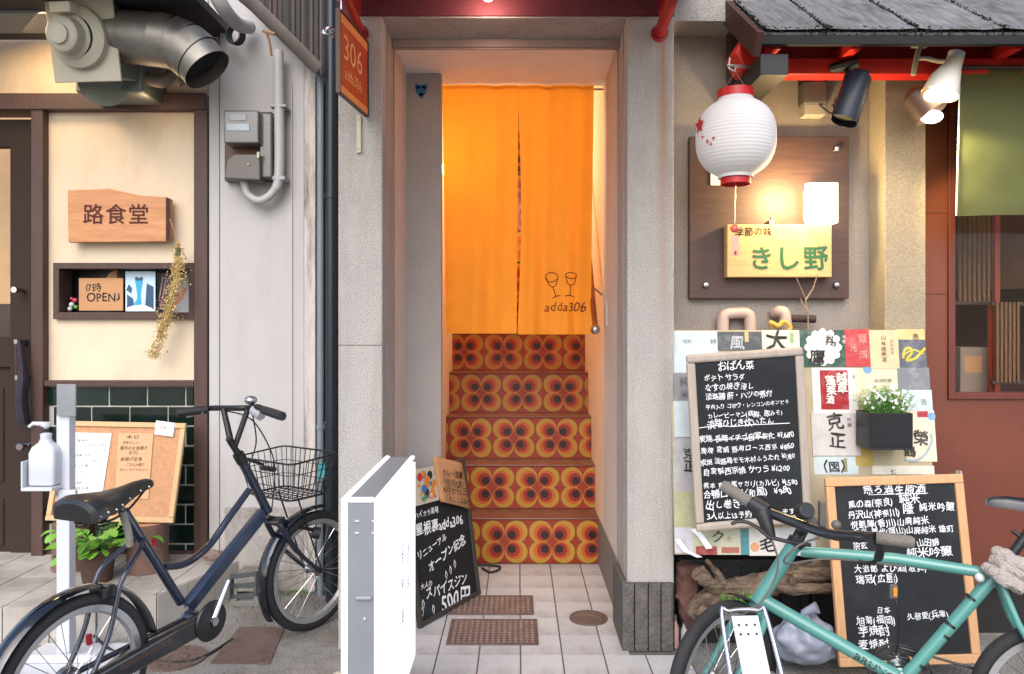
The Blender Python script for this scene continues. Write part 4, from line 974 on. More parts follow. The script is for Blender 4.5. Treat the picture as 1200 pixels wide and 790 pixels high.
for s, px, py, wd, dy in (('無ろ過生原酒', 1011, 578, 74, 0), ('風の森(奈良)', 994, 595, 53, 3), ('純米', 1054, 590, 24, 1), ('丹沢山(神奈川)', 994, 608, 61, 4), ('隆', 1058, 601, 13, 0), ('純米吟醸', 1077, 599, 42, 1), ('悦凱陣(香川)山廃純米', 997, 620, 92, 7),
        ('三光 神代(岡山)山廃純米 雄町', 1000, 628, 118, 5), ('宗玄', 1000, 644, 17, 1), ('山田錦', 1074, 640, 27, 1), ('純米吟醸', 1062, 652, 54, 1), ('大治郎 よび酒(滋賀)', 1001, 671, 85, 3), ('瑞冠(広島)', 1003, 684, 50, 3),
        ('日本', 1027, 719, 17, 0), ('旭菊(福岡)', 1004, 732, 46, 2), ('久慈愛(兵庫)', 1063, 727, 49, 4), ('芋焼酎', 1006, 745, 37, 2), ('麦焼酎', 1006, 761, 37, 2)):
    mb = MB(); line(M2, mb, s, px, py, wd, dy, hand=.8); obj('writing_line', mb, chalk, bb2)
mb = MB(); stroke(mb, M2, [hit(*v, M2) for v in ((1018, 580), (1052, 579), (1088, 578))], .002, .0028)
obj('chalk_rule', mb, chalk, bb2)
obj('support_board', MB().box((L2x + .004, .02, .0), (L2x + .012, .05, L2z + .01), 0, M2), mat('clear_vinyl', '#c8ccd0', .2, alpha=.4), bb2)
# wall planter
pl = thing('wall_planter', W(1040, 505, 3.1), 'black box planter with white flowers fixed to the poster panel', 'planter')
a, b = W(1010, 527, 2.95), W(1070, 484, 2.95)
mb = MB(); x0, x1, z0, z1, y0, y1 = X(1009, 3.02), X(1070, 2.94), Z(527, 2.95), Z(484, 2.95), 2.94, 3.065
mb.box((x0, y0, z0), (x1, y1, z0 + .008)).box((x0, y0, z0 + .008), (x1, y0 + .006, z1)).box((x0, y1 - .006, z0 + .008), (x1, y1, z1)).box((x0, y0 + .006, z0 + .008), (x0 + .006, y1 - .006, z1)).box((x1 - .006, y0 + .006, z0 + .008), (x1, y1 - .006, z1))
obj('box', mb, mat('black_planter', '#15161b', .35), pl, .002)
obj('soil', MB().box((x0 + .007, y0 + .007, z0 + .009), (x1 - .007, y1 - .007, z1 - .02)), mat('soil', '#2a1f18', 1), pl)
rr = random.Random(11); mg, mf = MB(), MB()
for i in range(750):
    bx_ = rr.uniform(x0 + .02, x1 - .01); by_ = rr.uniform(y0 + .01, y1 - .01); a = rr.uniform(0, 6.28); l_ = rr.uniform(.03, .12) * (1 - .35 * abs((bx_ - (x0 + x1) / 2) / (x1 - x0) * 2))
    tip = Vector((bx_ + rr.uniform(-.05, .04), by_ + rr.uniform(-.05, .03), z1 + l_ - .01)); u = Vector((math.cos(a), math.sin(a), rr.uniform(-.3, .5))) * rr.uniform(.006, .013); v = Vector((-math.sin(a), math.cos(a), rr.uniform(-.4, .4))) * .0035
    mg.add([tip - u, tip + v, tip + u, tip - v], [(0, 1, 2, 3)])
    if i % 3 == 0: mg.tube([Vector((bx_, by_, z1 - .015)), (Vector((bx_, by_, z1)) + tip) / 2, tip], .0009, 3, cap=False)
    if i % 11 == 0:
        c = tip + Vector((0, -.012, .006))
        for k in range(5):
            q = k * 1.256; e = Vector((math.cos(q), -.3, math.sin(q))) * .0065; mf.add([c, c + e * .6 + Vector((-e.z, 0, e.x)) * .4, c + e, c + e * .6 - Vector((-e.z, 0, e.x)) * .4], [(0, 1, 2, 3)])
obj('foliage', mg, mat('bright_foliage', '#5c8f3a', .5, var=.4, scale=40), pl)['kind'] = 'stuff'
obj('flowers', mf, paper, pl)['kind'] = 'stuff'

# ------------------------------------------------------------------ driftwood, bag, added dark backdrop under the panel
def logtube(mb, pts, rad, n=18, seed=0, amp=.3, steps=14):
    P = bez(pts, steps); m = len(P); rr = []
    for i in range(m):
        t_ = i / (m - 1) * (len(rad) - 1); k = min(int(t_), len(rad) - 2); rr.append(rad[k] + (rad[k + 1] - rad[k]) * (t_ - k))
    s0 = len(mb.v); mb.tube(P, rr, n)
    for i in range(s0, s0 + m * n):
        p = Vector(mb.v[i]); c = P[(i - s0) // n]; d = p - c
        mb.v[i] = tuple(c + d * (1 + amp * noise.noise(p * 22 + Vector((seed, 0, 0))) + amp * .45 * noise.noise(p * 55) - amp * .35 * abs(noise.noise(Vector((p.x * 30, p.y * 110, p.z * 110))))))
    return mb
crm = mat('black_backdrop', '#19191b', .6, var=.2)
cr_ = thing('dark_backdrop', (1.2, 3.2, 0), 'dark backdrop box added under the poster panel behind the driftwood', 'backdrop')
mb = MB().box((.69, 3.17, .001), (1.25, 3.29, .36)).box((1.26, 3.17, .001), (1.74, 3.29, .34)); obj('body', mb, crm, cr_, .006)  # black boxes added to keep the space under the panel dark
mb = MB(); [mb.box((.70 + i * .085, 3.155, .03), (.71 + i * .085, 3.169, .33)) for i in range(12)]; obj('rib', mb, crm, cr_)
palem = mat('pale_driftwood', '#2c2019', .95, bump=1, bscale=60, scale=14, stretch=(.7, 4, 4), col2='#8c7763')
t = thing('driftwood_root', W(830, 720, 3.05), 'knotted driftwood root with a long limb lying below the poster panel', 'driftwood')
mb = MB(); D_ = 3.05
logtube(mb, [W(1000, 664, D_), W(950, 672, D_), W(900, 684, D_), W(862, 694, D_), W(838, 704, D_)], [.042, .046, .046, .052, .05], seed=1); obj('trunk', mb, palem, t)
for k, (pts, rad) in enumerate((([W(850, 696, D_), W(832, 684, 3.02), W(818, 672, 3.0)], [.042, .032, .034]), ([W(850, 690, D_), W(840, 672, D_), W(828, 657, 3.04)], [.028, .016, .008]), ([W(838, 702, D_), W(842, 716, 3.0), W(850, 728, 2.98)], [.048, .034, .016]),
                                ([W(835, 700, D_), W(818, 712, 3.03), W(808, 722, 3.02)], [.045, .036, .022]), ([W(846, 708, 3.0), W(858, 712, 2.97), W(868, 716, 2.95)], [.034, .022, .012]), ([W(820, 712, 3.0), W(832, 724, 2.98), W(844, 733, 2.98)], [.03, .026, .012]))):
    obj('branch', logtube(MB(), pts, rad, seed=3 + k), palem, t)
tag(obj('driftwood_log', logtube(MB(), [W(1010, 668, 3.12), W(970, 668, 3.11), W(930, 676, 3.1)], [.05, .048, .044], seed=8), bark), 'thick dark barked log behind the driftwood root', 'log')
mb = logtube(MB(), [W(1000, 690, 2.98), W(960, 690, 2.98), W(925, 690, 2.98), W(910, 686, 2.98)], [.022, .020, .024, .014], seed=12); logtube(mb, [W(930, 690, 2.98), W(928, 680, 2.97), W(925, 670, 2.97)], [.018, .012, .006], seed=14)
tag(obj('driftwood_stick', mb, palem), 'slim pale driftwood stick with a short spur over the white bag', 'driftwood')
tag(obj('bark_piece', logtube(MB(), [W(806, 662, 3.12), W(806, 700, 3.12), W(812, 735, 3.1)], [.05, .052, .04], seed=20), mat('reddish_bark', '#5a3c34', .9, var=.4, bump=1, bscale=30)), 'reddish barked log piece standing upright by the right pillar', 'log')
# moss tuft / little fern
mb = MB(); rr = random.Random(5)
for i in range(260):
    b = W(rr.uniform(848, 885), rr.uniform(706, 720), 2.99 + rr.uniform(-.05, .05)); a = rr.uniform(0, 6.28); l_ = rr.uniform(.02, .06); tip = b + Vector((math.cos(a) * l_ * .7, math.sin(a) * l_ * .5, l_)); s_ = Vector((-math.sin(a), math.cos(a), 0)) * .003
    mb.add([b - s_, b + s_, tip], [(0, 1, 2)])
o = obj('fern_tuft', mb, leafm); tag(o, 'small green fern tuft under the driftwood limb', 'plant')
t = thing('plastic_bag', W(942, 770, 2.95), 'tied white plastic bag slumped on the ground below the driftwood', 'bag')
mb = MB(); c = W(943, 750, 2.9); s0 = 0
mb.ball(c, .118, 64, sc=(1.05, .75, .78), nz=.2, seed=4)
for i, v in enumerate(mb.v):
    p = Vector(v); f = .06 * noise.noise(p * 9) + .16 * (.25 - abs(noise.noise(p * 13 + Vector((3, 0, 0))))) + .02 * noise.noise(p * 26); q = c + (p - c) * (1 + f); q.z = max(q.z, .004); mb.v[i] = tuple(q)
bagm = mat('white_bag_plastic', '#858b99', .3, var=.1, bump=.15, bscale=18)
obj('bag', mb, bagm, t); obj('knot', logtube(MB(), [c + Vector((.0, -.02, .09)), c + Vector((-.01, -.03, .12)), c + Vector((.03, -.05, .145))], [.02, .012, .022], seed=3), bagm, t)
# two small bottles by the pillar
for k, (px, py, lbl) in enumerate(((791, 752, 'small pink tinted bottle standing against the right pillar foot'), (801, 748, 'small clear bottle with grey cap beside the backdrop box and pillar'))):
    t = thing('bottle', W(px, py, 3.12), lbl, 'bottle', 'bottles by the pillar foot')
    Mb = Matrix.Translation((X(px, 3.13), 3.13 - .03 * k, 0.002))
    obj('glass', MB().lathe([(.0005, 0), (.016, 0), (.018, .01), (.018, .085), (.010, .105), (.009, .12)], Mb, 14), mat('pinkish_glass' if k == 0 else 'clear_glass', '#b08e8c' if k == 0 else '#9a9a9c', .15, coat=.5), t)
    obj('cap', MB().lathe([(.011, .115), (.0115, .14), (.0005, .142)], Mb, 12), steel, t)
tag(obj('wooden_deck', MB().box((.95, 2.62, .002), (2.1, 2.74, .024)), mat('dark_deck_wood', '#2e2825', .6, var=.3, scale=5, stretch=(1, 10, 10))), 'low dark wooden plank lying under the pine framed blackboard', 'plank')

# ------------------------------------------------------------------ things on the left restaurant wall
cedar = mat('cedar_board', '#a96f45', .5, var=.2, scale=3, stretch=(1.5, 1, 14), bump=.12, bscale=25, col2='#c48d60')
t = thing('wooden_signboard', W(138, 252, 3.88), 'cedar plank signboard with burnt dark lettering on the cream wall', 'sign')
Ms_ = facing(3.86); hs = lambda x, y: hit(x, y, Ms_)
poly = [hs(*v) for v in ((80, 284), (194, 283), (199, 279), (199, 233), (195, 231), (165, 229), (150, 226), (128, 221), (110, 222), (79, 223))]
obj('board', MB().prism([(p.x, p.y) for p in poly], 3.86, 3.895, None), cedar, t, .003)
obj('bark_edge', MB().prism([(p.x, p.y) for p in [hs(*v) for v in ((194.5, 283), (199.3, 279), (199.3, 233), (194.5, 231))]], 3.858, 3.8595), mat('dark_bark_edge', '#3a1d18', .8), t)
mb = MB()
for ch, px in (('路', 97), ('食', 123.5), ('堂', 150)):
    p = hs(px, 260.5); write(mb, Ms_, ch, p.x, p.y, size=hs(px + 25, 0).x - p.x, y0=-.002, bold=.012)
obj('burnt_lettering', mb, mat('burnt_brown', '#4a1d12', .8), t)
parts('standoff', MB().box((W(90, 0, 3.9).x, 3.8955, Z(270, 3.9)), (W(96, 0, 3.9).x, 3.93, Z(240, 3.9))).box((W(184, 0, 3.9).x, 3.8955, Z(270, 3.9)), (W(190, 0, 3.9).x, 3.93, Z(240, 3.9))), bwood, t)
# items in the niche
DN = 3.97
def card(name, x0, y0, x1, y1, d, m, label, cat):
    t = thing(name, W((x0 + x1) / 2, y1, d), label, cat); obj('sheet', pbox(MB(), x0, y0, x1, y1, d, d + .006), m, t); return t
t = card('opening_hours_card', 92.5, 326, 144, 364, 3.955, kraft, 'kraft card with opening hour lettering standing in the niche', 'card')
mb = MB(); Mc = facing(3.955); p = hit(101, 341, Mc); write(mb, Mc, '17時', p.x, p.y, width=hit(119, 0, Mc).x - p.x, hand=.8)
p = hit(102, 353, Mc); write(mb, Mc, 'OPEN♪', p.x, p.y, width=hit(142, 0, Mc).x - p.x, hand=.6, bold=.01); obj('lettering', mb, ink, t)
t = card('postcard', 147, 318, 182, 365, 3.965, mat('pale_blue_card', '#b9cfe0', .5), 'blue and white illustrated postcard in the wall niche', 'postcard')
mb = MB(); Mc = facing(3.965); hc = lambda x, y: hit(x, y, Mc)
pal = [mat('card_cyan', '#2d9ac8', .5), mat('card_navy', '#274a6c', .5), mat('card_white', '#e4ecf0', .5)]
def cp_(pts, mi, e=.001): mb.add([Mc @ Vector((hc(*v).x, -e, hc(*v).y)) for v in pts], [tuple(reversed(range(len(pts)))) if False else tuple(range(len(pts)))], mi)
cp_([(149, 362), (149, 345), (156, 350), (158, 362)], 1); cp_([(152, 363), (160, 352), (166, 356), (168, 363)], 0, .0012); cp_([(170, 363), (172, 332), (180, 336), (180, 363)], 1); cp_([(148, 340), (151, 333), (155, 338), (154, 344)], 1)
cp_([(148, 364.5), (150, 360), (158, 358), (168, 357), (178, 361), (181, 364.5)], 2, .0016); cp_([(158, 326), (168, 326), (167, 333), (165, 345), (166, 358), (160, 358), (161, 345), (159, 333)], 0, .0014); cp_([(158, 326), (160, 324), (163, 326), (166, 324), (168, 326), (166, 329), (160, 329)], 1, .0018)
obj('picture', mb, pal, t)
t = thing('figurine', W(84, 364, 3.97), 'tiny pink and white flower ornament at the left end of the niche', 'ornament')
for (px, py, r_, m) in ((88, 352, .013, mat('pink_ornament', '#c0405c', .5)), (84, 357, .014, whitep), (82, 362, .013, whitep), (89, 360, .011, leafm), (84, 350, .008, mat('pink_ornament', '#c0405c', .5))):
    obj('bead', MB().ball(W(px, py, 3.96), r_, 6), m, t)
t = thing('wooden_plaque', W(130, 325, 4.02), 'small tan wooden plaque leaning at the back of the niche', 'plaque')
obj('plate', MB().prism([(W(x, y, 4.02).x, W(x, y, 4.02).z) for x, y in ((122, 330), (128, 320), (137, 316), (137, 330))], 4.02, 4.03), fpine, t)
t = thing('scissors', W(200, 350, 4.0), 'hanging scissors with pinkish handles in the right part of the niche', 'scissors')
pk = mat('dusty_pink', '#9a7478', .5)
mb = MB()
for s_ in (-1, 1):
    c = W(189 + s_ * 3, 357, 4.0); mb.tube([c + Vector((.02 * math.cos(a * .5), 0, .024 * math.sin(a * .5))) for a in range(14)], .005, 6, cap=False)
    mb.tube([W(189 + s_ * 2, 350, 4.0), W(193 + s_ * 2, 322, 4.0)], [.006, .003], 5)
obj('body', mb, pk, t)
obj('grey_file', pbox(MB(), 184, 320, 222, 366, 4.06, 4.08), mat('grey_file', '#8d8f96', .6), shop)
# dried bunch
t = thing('dried_plant_bunch', W(197, 255, 3.84), 'bunch of dried straw coloured seed heads hanging from the cedar signboard', 'dried bunch')
ds = mat('dried_straw', '#a98d4e', .85, var=.45, scale=60, col2='#cbb27a'); rr = random.Random(9)
obj('string', MB().tube(bez([W(199, 257, 3.85), W(204, 270, 3.83), W(208, 290, 3.82)], 5), .0022, 5), kraft, t)
mb = MB(); path = [W(208, 288, 3.82), W(210, 305, 3.82), W(206, 335, 3.82), W(198, 365, 3.82), W(188, 395, 3.82), W(180, 418, 3.82)]; P = bez(path, 10)
for i in range(1500):
    f = rr.random(); k = min(len(P) - 1, int(f * len(P))); wd = .012 + .036 * math.sin(min(1, f * 1.3) * math.pi * .75)
    if f < .08: wd = .012
    c = P[k] + Vector((rr.gauss(0, .5) * wd, rr.gauss(0, .4) * wd * .7, rr.uniform(-.02, .02))); s_ = rr.uniform(.004, .009)
    q = [c + Vector((rr.uniform(-1, 1), rr.uniform(-1, 1), rr.uniform(-1, 1))) * s_ for _ in range(4)]
    mb.add(q, [(0, 1, 2), (0, 2, 3), (0, 3, 1), (1, 3, 2)])
for i in range(22):
    a = rr.uniform(-1, 1); o_ = Vector((a * .02, rr.uniform(-.01, .01), 0)); mb.tube([P[4], P[18] + o_, P[40] + o_ * 1.3], [.002, .002, .001], 4, cap=False)
obj('seed_heads', mb, ds, t)['kind'] = 'stuff'
obj('tie', MB().tube([W(209, 291, 3.82), W(209, 299, 3.82)], .013, 10), mat('moss_green_tie', '#4c5230', .9), t)
obj('dried_leaf', MB().add([W(206, 352, 3.80), W(214, 336, 3.79), W(219, 338, 3.80), W(214, 350, 3.79), W(200, 366, 3.80)], [(0, 1, 2, 3, 4)]), mat('dry_leaf', '#7a5030', .8), t)

# ------------------------------------------------------------------ exhaust fan and duct
fan = thing('exhaust_fan', W(101, 55, 3.5), 'ivory round exhaust fan on a square plate above the restaurant panel', 'fan')
Mf_ = frame(W(64, 97, 3.52), W(142, 95, 3.48) - W(64, 97, 3.52), W(60, 10, 3.45) - W(64, 97, 3.52))
sz = (W(142, 95, 3.48) - W(64, 97, 3.52)).length
obj('plate', MB().box((0, 0, 0), (sz, .012, sz * 1.12), 0, Mf_), ivory, fan, .003)
obj('housing', MB().box((.03, .0125, .02), (sz - .03, .38, sz * 1.05), 0, Mf_), mat('duct_box_grey', '#5a5f58', .6, var=.1), fan, .004)
cc = Mf_ @ Vector((sz * .48, 0, sz * .58)); Mx = Mf_.copy(); Mx.translation = cc; Mx = Mx @ Matrix.Rotation(R(90), 4, 'X')
obj('outer_ring', MB().lathe([(.140, -.002), (.138, .03), (.130, .035), (.092, .045)], Mx, 36), ivory, fan)
obj('motor_cover', MB().lathe([(.092, .02), (.10, .045), (.082, .05), (.078, .10), (.070, .108), (.045, .112), (.044, .125), (.030, .128), (.0005, .128)], Matrix.Translation((-.02, 0, .0)) @ Mx, 30), ivory, fan)
obj('junction_box', MB().box((sz * .26, -.09, sz * .86), (sz * .56, -.001, sz * 1.0), 0, Mf_), mat('cream_plastic', '#cfc7b4', .45), fan, .006)
db = thing('duct_hood', W(125, 90, 3.7), 'grey green sheet metal hood behind the exhaust fan', 'duct')
hd = mat('hood_sheet', '#6f746c', .55, .2, var=.15)
obj('body', pbox(MB(), 88, 30, 166, 108, 3.66, 3.9), hd, db, .01); obj('lower_lip', MB().tube([W(122, 96, 3.62), W(122, 96, 3.66)], .115, 24), hd, db)
du = thing('exhaust_duct', W(200, 60, 3.5), 'shiny galvanised duct elbow opening downwards above the timber lintel', 'duct')
obj('spiral_pipe', MB().tube([W(138, 42, 3.55), W(192, 48, 3.5)], .122, 32), zinc, du)
mb = MB()
for k in range(7): p = W(142 + k * 8, 42.4 + k * .9, 3.55 - k * .007); q = W(143.4 + k * 8, 42.6 + k * .9, 3.55 - k * .007); mb.tube([p, q], .1245, 32)
parts('seam_ring', mb, zinc, du)
el = [W(188, 47, 3.5), W(203, 50, 3.5), W(218, 57, 3.5), W(231, 68, 3.5), W(243, 82, 3.5)]
for a, b, r0 in ((0, 1, .124), (1, 2, .122), (2, 3, .124), (3, 4, .118)):
    v = (el[b] - el[a]) * .12; obj('elbow_segment', MB().tube([el[a] - v, el[b] + v * (0 if b == 4 else 1)], r0, 32, cap=False), zinc, du)
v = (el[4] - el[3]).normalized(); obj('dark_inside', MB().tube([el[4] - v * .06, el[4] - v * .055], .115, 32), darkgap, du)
obj('rim', MB().tube([el[4] - v * .006, el[4]], .1205, 32, cap=False), zinc, du)
obj('back_bundle', MB().tube(bez([W(172, 92, 3.72), W(190, 96, 3.7), W(205, 86, 3.72), W(216, 98, 3.74)], 5), .03, 10), mat('grey_hose', '#6f6559', .7), du)
# overhead canopy of the restaurant, with a downlight
cn = thing('canopy', (-2.6, 3.6, 2.95), 'dark canopy above the restaurant with a small lit lamp', 'canopy')
cdm = mat('canopy_dark', '#2d2a2c', .7, var=.15)
obj('soffit', MB().box((-4.3, 3.05, Z(8, 3.5)), (X(238, 3.5), 3.90, Z(8, 3.5) + .04)), cdm, cn)
obj('edge_beam', MB().box((-4.3, 3.54, Z(22, 3.6)), (X(60, 3.6), 3.78, Z(8, 3.6) + .02)), mat('canopy_grey', '#7d8080', .6), cn, .003)
p = W(40, 15, 3.60)
obj('lamp', MB().box((p.x - .07, 3.58, Z(20, 3.6)), (p.x + .05, 3.66, Z(12, 3.6) )), mat('dim_lamp_glass', '#ffe2b8', .4, emit=3, ecol='#ffd6a0'), cn)
light('AREA', 'downlight', W(36, 24, 3.62), 5, (1, .70, .40), cn, .35, target=W(150, 330, 3.93))
light('POINT', 'duct_fill_light', W(172, 118, 3.72), .3, (1, .68, .40), cn, .05)  # weak fill light added by the duct, no lamp stands there
# meter and conduits
me_ = thing('electricity_meter', W(288, 170, 3.72), 'grey electricity meter box with a curved conduit on the white wall', 'meter')
tr = mat('smoked_case', '#55504c', .25, var=.15, coat=.4)
obj('backplate', pbox(MB(), 263, 131, 318, 212, 3.765, 3.808), mat('rusted_backplate', '#4a4038', .6, stain='#7a4426', stain_amt=.7, stain_stretch=(1, 1, 1)), me_, .003)
obj('meter_case', pbox(MB(), 262, 129, 303, 168, 3.66, 3.764), tr, me_, .008, seg=3)
obj('name_plate', pbox(MB(), 270, 134, 288, 141, 3.656, 3.659), lgrey, me_); obj('name_plate', pbox(MB(), 266, 145, 292, 153, 3.656, 3.659), mat('pale_blue_label', '#9aa6ac', .5), me_)
obj('terminal_cover', MB().prism([(W(x, y, 3.69).x, W(x, y, 3.69).z) for x, y in ((268, 188), (264, 210), (306, 212), (306, 182), (276, 182))], 3.67, 3.764), greyp, me_, .006)
obj('side_case', pbox(MB(), 304, 133, 318, 208, 3.70, 3.764), tr, me_, .006)
obj('seal', MB().box(W(301, 178, 3.66), W(304, 185, 3.662)).ball(W(291, 193, 3.668), .006, 5), ivory, me_)
cg = mat('grey_conduit', '#a3a09e', .5, var=.06)
obj('conduit', MB().tube(bez([W(326, 60, 3.74), W(327, 130, 3.74), W(327, 205, 3.74), W(320, 225, 3.74), W(305, 235, 3.74), W(291, 228, 3.74), W(286, 212, 3.74)], 6), [.026] * 14 + [.024] * 3 + [.020] * 20, 16), cg, me_)
parts('conduit_clip', MB().box(W(316, 122, 3.715), (W(337, 0, 3.75).x, 3.808, W(0, 127, 3.74).z)).box(W(318, 206, 3.715), (W(336, 0, 3.75).x, 3.808, W(0, 212, 3.74).z)), lgrey, me_, .003)
tag(obj('sloping_pipe', MB().tube([W(270, -18, 3.3), W(300, 8, 3.38), W(372, 80, 3.62)], .031, 14), mat('streaked_grey_pipe', '#77706a', .6, var=.25, scale=5, stain='#3b3532', stain_amt=.8, stain_stretch=(2, 2, 2))), 'streaked grey pipe sloping down along the dark corrugated sheet', 'pipe')
tag(obj('flexible_hose', MB().tube(bez([W(250, -12, 3.4), W(262, 10, 3.45), W(278, 28, 3.6), W(292, 32, 3.76)], 6), .034, 14), cg), 'fat pale flexible hose coming down over the white wall', 'hose')
mb = MB()
for k in range(5):
    c = W(273, 40, 3.72); mb.tube([c + Vector((.035 * math.cos(a * .45) + .004 * k, .006 * k, .045 * math.sin(a * .45))) for a in range(15)], .006, 6, cap=False)
tag(obj('cable_coil', mb, navyp), 'small dark coil of cable beside the hose on the white wall', 'cable')
mb = MB().tube(bez([W(312, 36, 3.3), W(316, 50, 3.32), (W(318, 66, 3.34))], 4), .006, 6).tube([W(308, 36, 3.3), W(322, 40, 3.3)], .008, 6)
tag(obj('wire_tie', mb, mat('tan_wire', '#8a6a50', .6)), 'tan wire tie dangling from the sloping pipe', 'wire')
cs = thing('corrugated_sheet', W(345, 20, 3.5), 'dark corrugated metal sheet above the pale drainpipe', 'metal sheet')
mb = MB(); n = 44; vs = []
for i in range(n + 1):
    x = 290 + (383 - 290) * i / n; ybot = min(88, -4 + (x - 290) * 92 / 82); y_ = 3.68 + .006 * math.sin(i * 1.9)
    vs += [W(x, -60, y_), W(x, max(-30, ybot), y_)]
mb.add(vs, [(2 * i, 2 * i + 1, 2 * i + 3, 2 * i + 2) for i in range(n)], 0, True)
obj('sheet', mb, mat('dark_corrugated', '#3a3634', .6, var=.2, stain='#5a4038', stain_amt=.5), cs)

# ------------------------------------------------------------------ pin board, stumps, plants on the step
MC = board_frame((53, 610), (203, 613), (65, 493), 3.62, 3.74); wc = (W(203, 613, 3.62) - W(53, 610, 3.62)).length; hc_ = hit(65, 493, MC).y
cb = thing('pin_board', MC.translation, 'cork notice board with pale wooden frame leaning on two tree stumps', 'notice board')
obj('cork', MB().box((.018, .004, .018), (wc - .018, .012, hc_ - .018), 0, MC), mat('cork', '#bd8c66', .85, var=.14, scale=40, speck=.2), cb)
fw = .026; fp = mat('pale_frame', '#bc9a6e', .5, var=.08, scale=5, stretch=(6, 6, 1))
obj('frame_rail', MB().box((0, -.006, 0), (wc, .016, fw), 0, MC), fp, cb, .003); obj('frame_rail', MB().box((0, -.006, hc_ - fw), (wc, .016, hc_), 0, MC), fp, cb, .003)
obj('frame_stile', MB().box((.0005, -.0055, fw + .0005), (fw, .016, hc_ - fw - .0005), 0, MC), fp, cb, .003); obj('frame_stile', MB().box((wc - fw, -.0055, fw + .0005), (wc - .0005, .016, hc_ - fw - .0005), 0, MC), fp, cb, .003)
def sheet(name, corners, m, label, lines, cat='notice', M=MC, e=.002, inkm=ink):
    t = thing(name, M.translation, label, cat); P = [hit(*v, M) for v in corners]
    obj('paper', MB().add([M @ Vector((p.x, y, p.y)) for y in (-e, .003) for p in P], [(0, 1, 2, 3), (7, 6, 5, 4), (0, 4, 5, 1), (1, 5, 6, 2), (2, 6, 7, 3), (3, 7, 4, 0)]), m, t)
    mb = MB()
    for s, px, py, wd, dy, hd in lines:
        a = hit(px, py, M); b = hit(px + wd, py - dy, M); v = b - a; write(mb, M, s, a.x, a.y, width=v.length, ang=math.atan2(v.y, v.x), y0=-e - .0012, hand=hd, cap=.021)
    obj('lettering', mb, inkm, t); return t
gi = mat('grey_ink', '#4a4a4a', .8)
sheet('menu_sheet', ((78, 592), (118, 592), (131, 508), (86, 507)), paper, 'white printed menu sheet pinned to the cork notice board',
      [('Tapas', 85, 517, 18, 0, .8), ('本日のおすすめ', 104, 523, 22, 0, .3), ('メニュー表', 110, 529, 14, 0, .3), ('前菜盛り合わせ', 86, 535, 24, 0, .3), ('カレーライスと定食', 86, 541, 28, 0, .3), ('本日の魚', 86, 548, 18, 0, .3), ('煮込みハンバーグ', 86, 554, 26, 0, .3),
       ('サラダとスープ', 86, 561, 22, 0, .3), ('自家製プリン', 86, 567, 20, 0, .3), ('珈琲 紅茶', 86, 574, 18, 0, .3)], inkm=gi)
sheet('kraft_menu', ((135, 584), (174, 585), (180, 508), (139, 508)), mat('kraft_sheet', '#c29a76', .9, var=.05), 'brown kraft paper menu pinned right of the white sheet',
      [('本日', 148, 514, 16, 0, .6), ('定食メニュー', 144, 520, 22, 0, .8), ('豚肉の生姜焼き', 141, 527, 32, 0, .8), ('千円', 150, 533, 12, 0, .8), ('唐揚げ定食', 141, 540, 26, 0, .8), ('ごはん大盛り', 148, 546, 22, 0, .6), ('カレーライスセット', 140, 552, 34, 0, .8)], inkm=mat('brown_ink', '#5a3826', .8))
sheet('note_card', ((182, 509), (203, 512), (206, 496), (184, 493)), paper, 'small white note pinned on the top right corner of the cork board', [('営業中', 187, 503, 13, -1, .6)], e=.009, inkm=mat('tan_ink', '#b08a7a', .8))
def stump(px, py0, py1, wpx, d, label, tone):
    t = thing('tree_stump', W(px, py1, d), label, 'stump', 'tree stumps on the tiled step'); r_ = wpx / K * d / 2; z0, z1 = SZ + .002, Z(py0, d); mb = MB(); n = 24; prof = [(z0, 1.05), (z0 + .05, 1.0), (z1 - .03, .98), (z1, .96)]; vs = []
    for z, f in prof:
        for k in range(n):
            q = 2 * math.pi * k / n; rr = r_ * f * (1 + .07 * noise.noise(Vector((math.cos(q) * 1.5, math.sin(q) * 1.5, px + z * 2)))); vs.append(((X(px, d)) + rr * math.cos(q), d + rr * math.sin(q), z))
    mb.add(vs, [(i * n + k, i * n + (k + 1) % n, (i + 1) * n + (k + 1) % n, (i + 1) * n + k) for i in range(3) for k in range(n)], 0, True)
    obj('bark', mb, tone, t); obj('cut_face', MB().add([(v[0], v[1], v[2] + .001) for v in vs[-n:]], [tuple(range(n))]), kraft, t)
sm = mat('brown_stump', '#6d5248', .85, var=.2, scale=7, bump=.7, bscale=40)
stump(86, 612, 665, 44, 3.70, 'brown tree stump under the left end of the cork board', sm); stump(173, 612, 668, 44, 3.66, 'brown tree stump under the right end of the cork board', sm)
pp = thing('potted_plant', W(120, 668, 3.42), 'broad leaved green plant in a brown terracotta pot on the step', 'plant')
Mt = Matrix.Translation((X(114, 3.5), 3.5, SZ + .002))
obj('pot', MB().lathe([(.0005, 0), (.062, 0), (.075, .09), (.083, .135), (.09, .137), (.09, .16), (.078, .16), (.072, .13), (.0005, .125)], Mt, 26), mat('brown_pot', '#4b3329', .7, var=.2, bump=.3), pp)
rr = random.Random(21); c0 = Mt.translation + Vector((0, 0, .14)); lm = mat('broad_leaf', '#6fa33a', .42, var=.2, scale=14, rnd=.25)
leaf = MB(); nn = 7; vs = []
for i in range(nn + 1):
    u = i / nn; wd_ = .34 * math.sin(min(1, u * .9 + .05) * math.pi) ** .8 * (u * .5 + .75); zc = .18 * math.sin(u * math.pi * .8) - .1 * u * u
    vs += [(u, -wd_ , zc + .05), (u, 0, zc), (u, wd_, zc + .05)]
leaf.add(vs, [(3 * i + k, 3 * i + k + 1, 3 * i + k + 4, 3 * i + k + 3) for i in range(nn) for k in (0, 1)], 0, True); leafme = mesh('leaf', leaf, lm)
stm = MB()
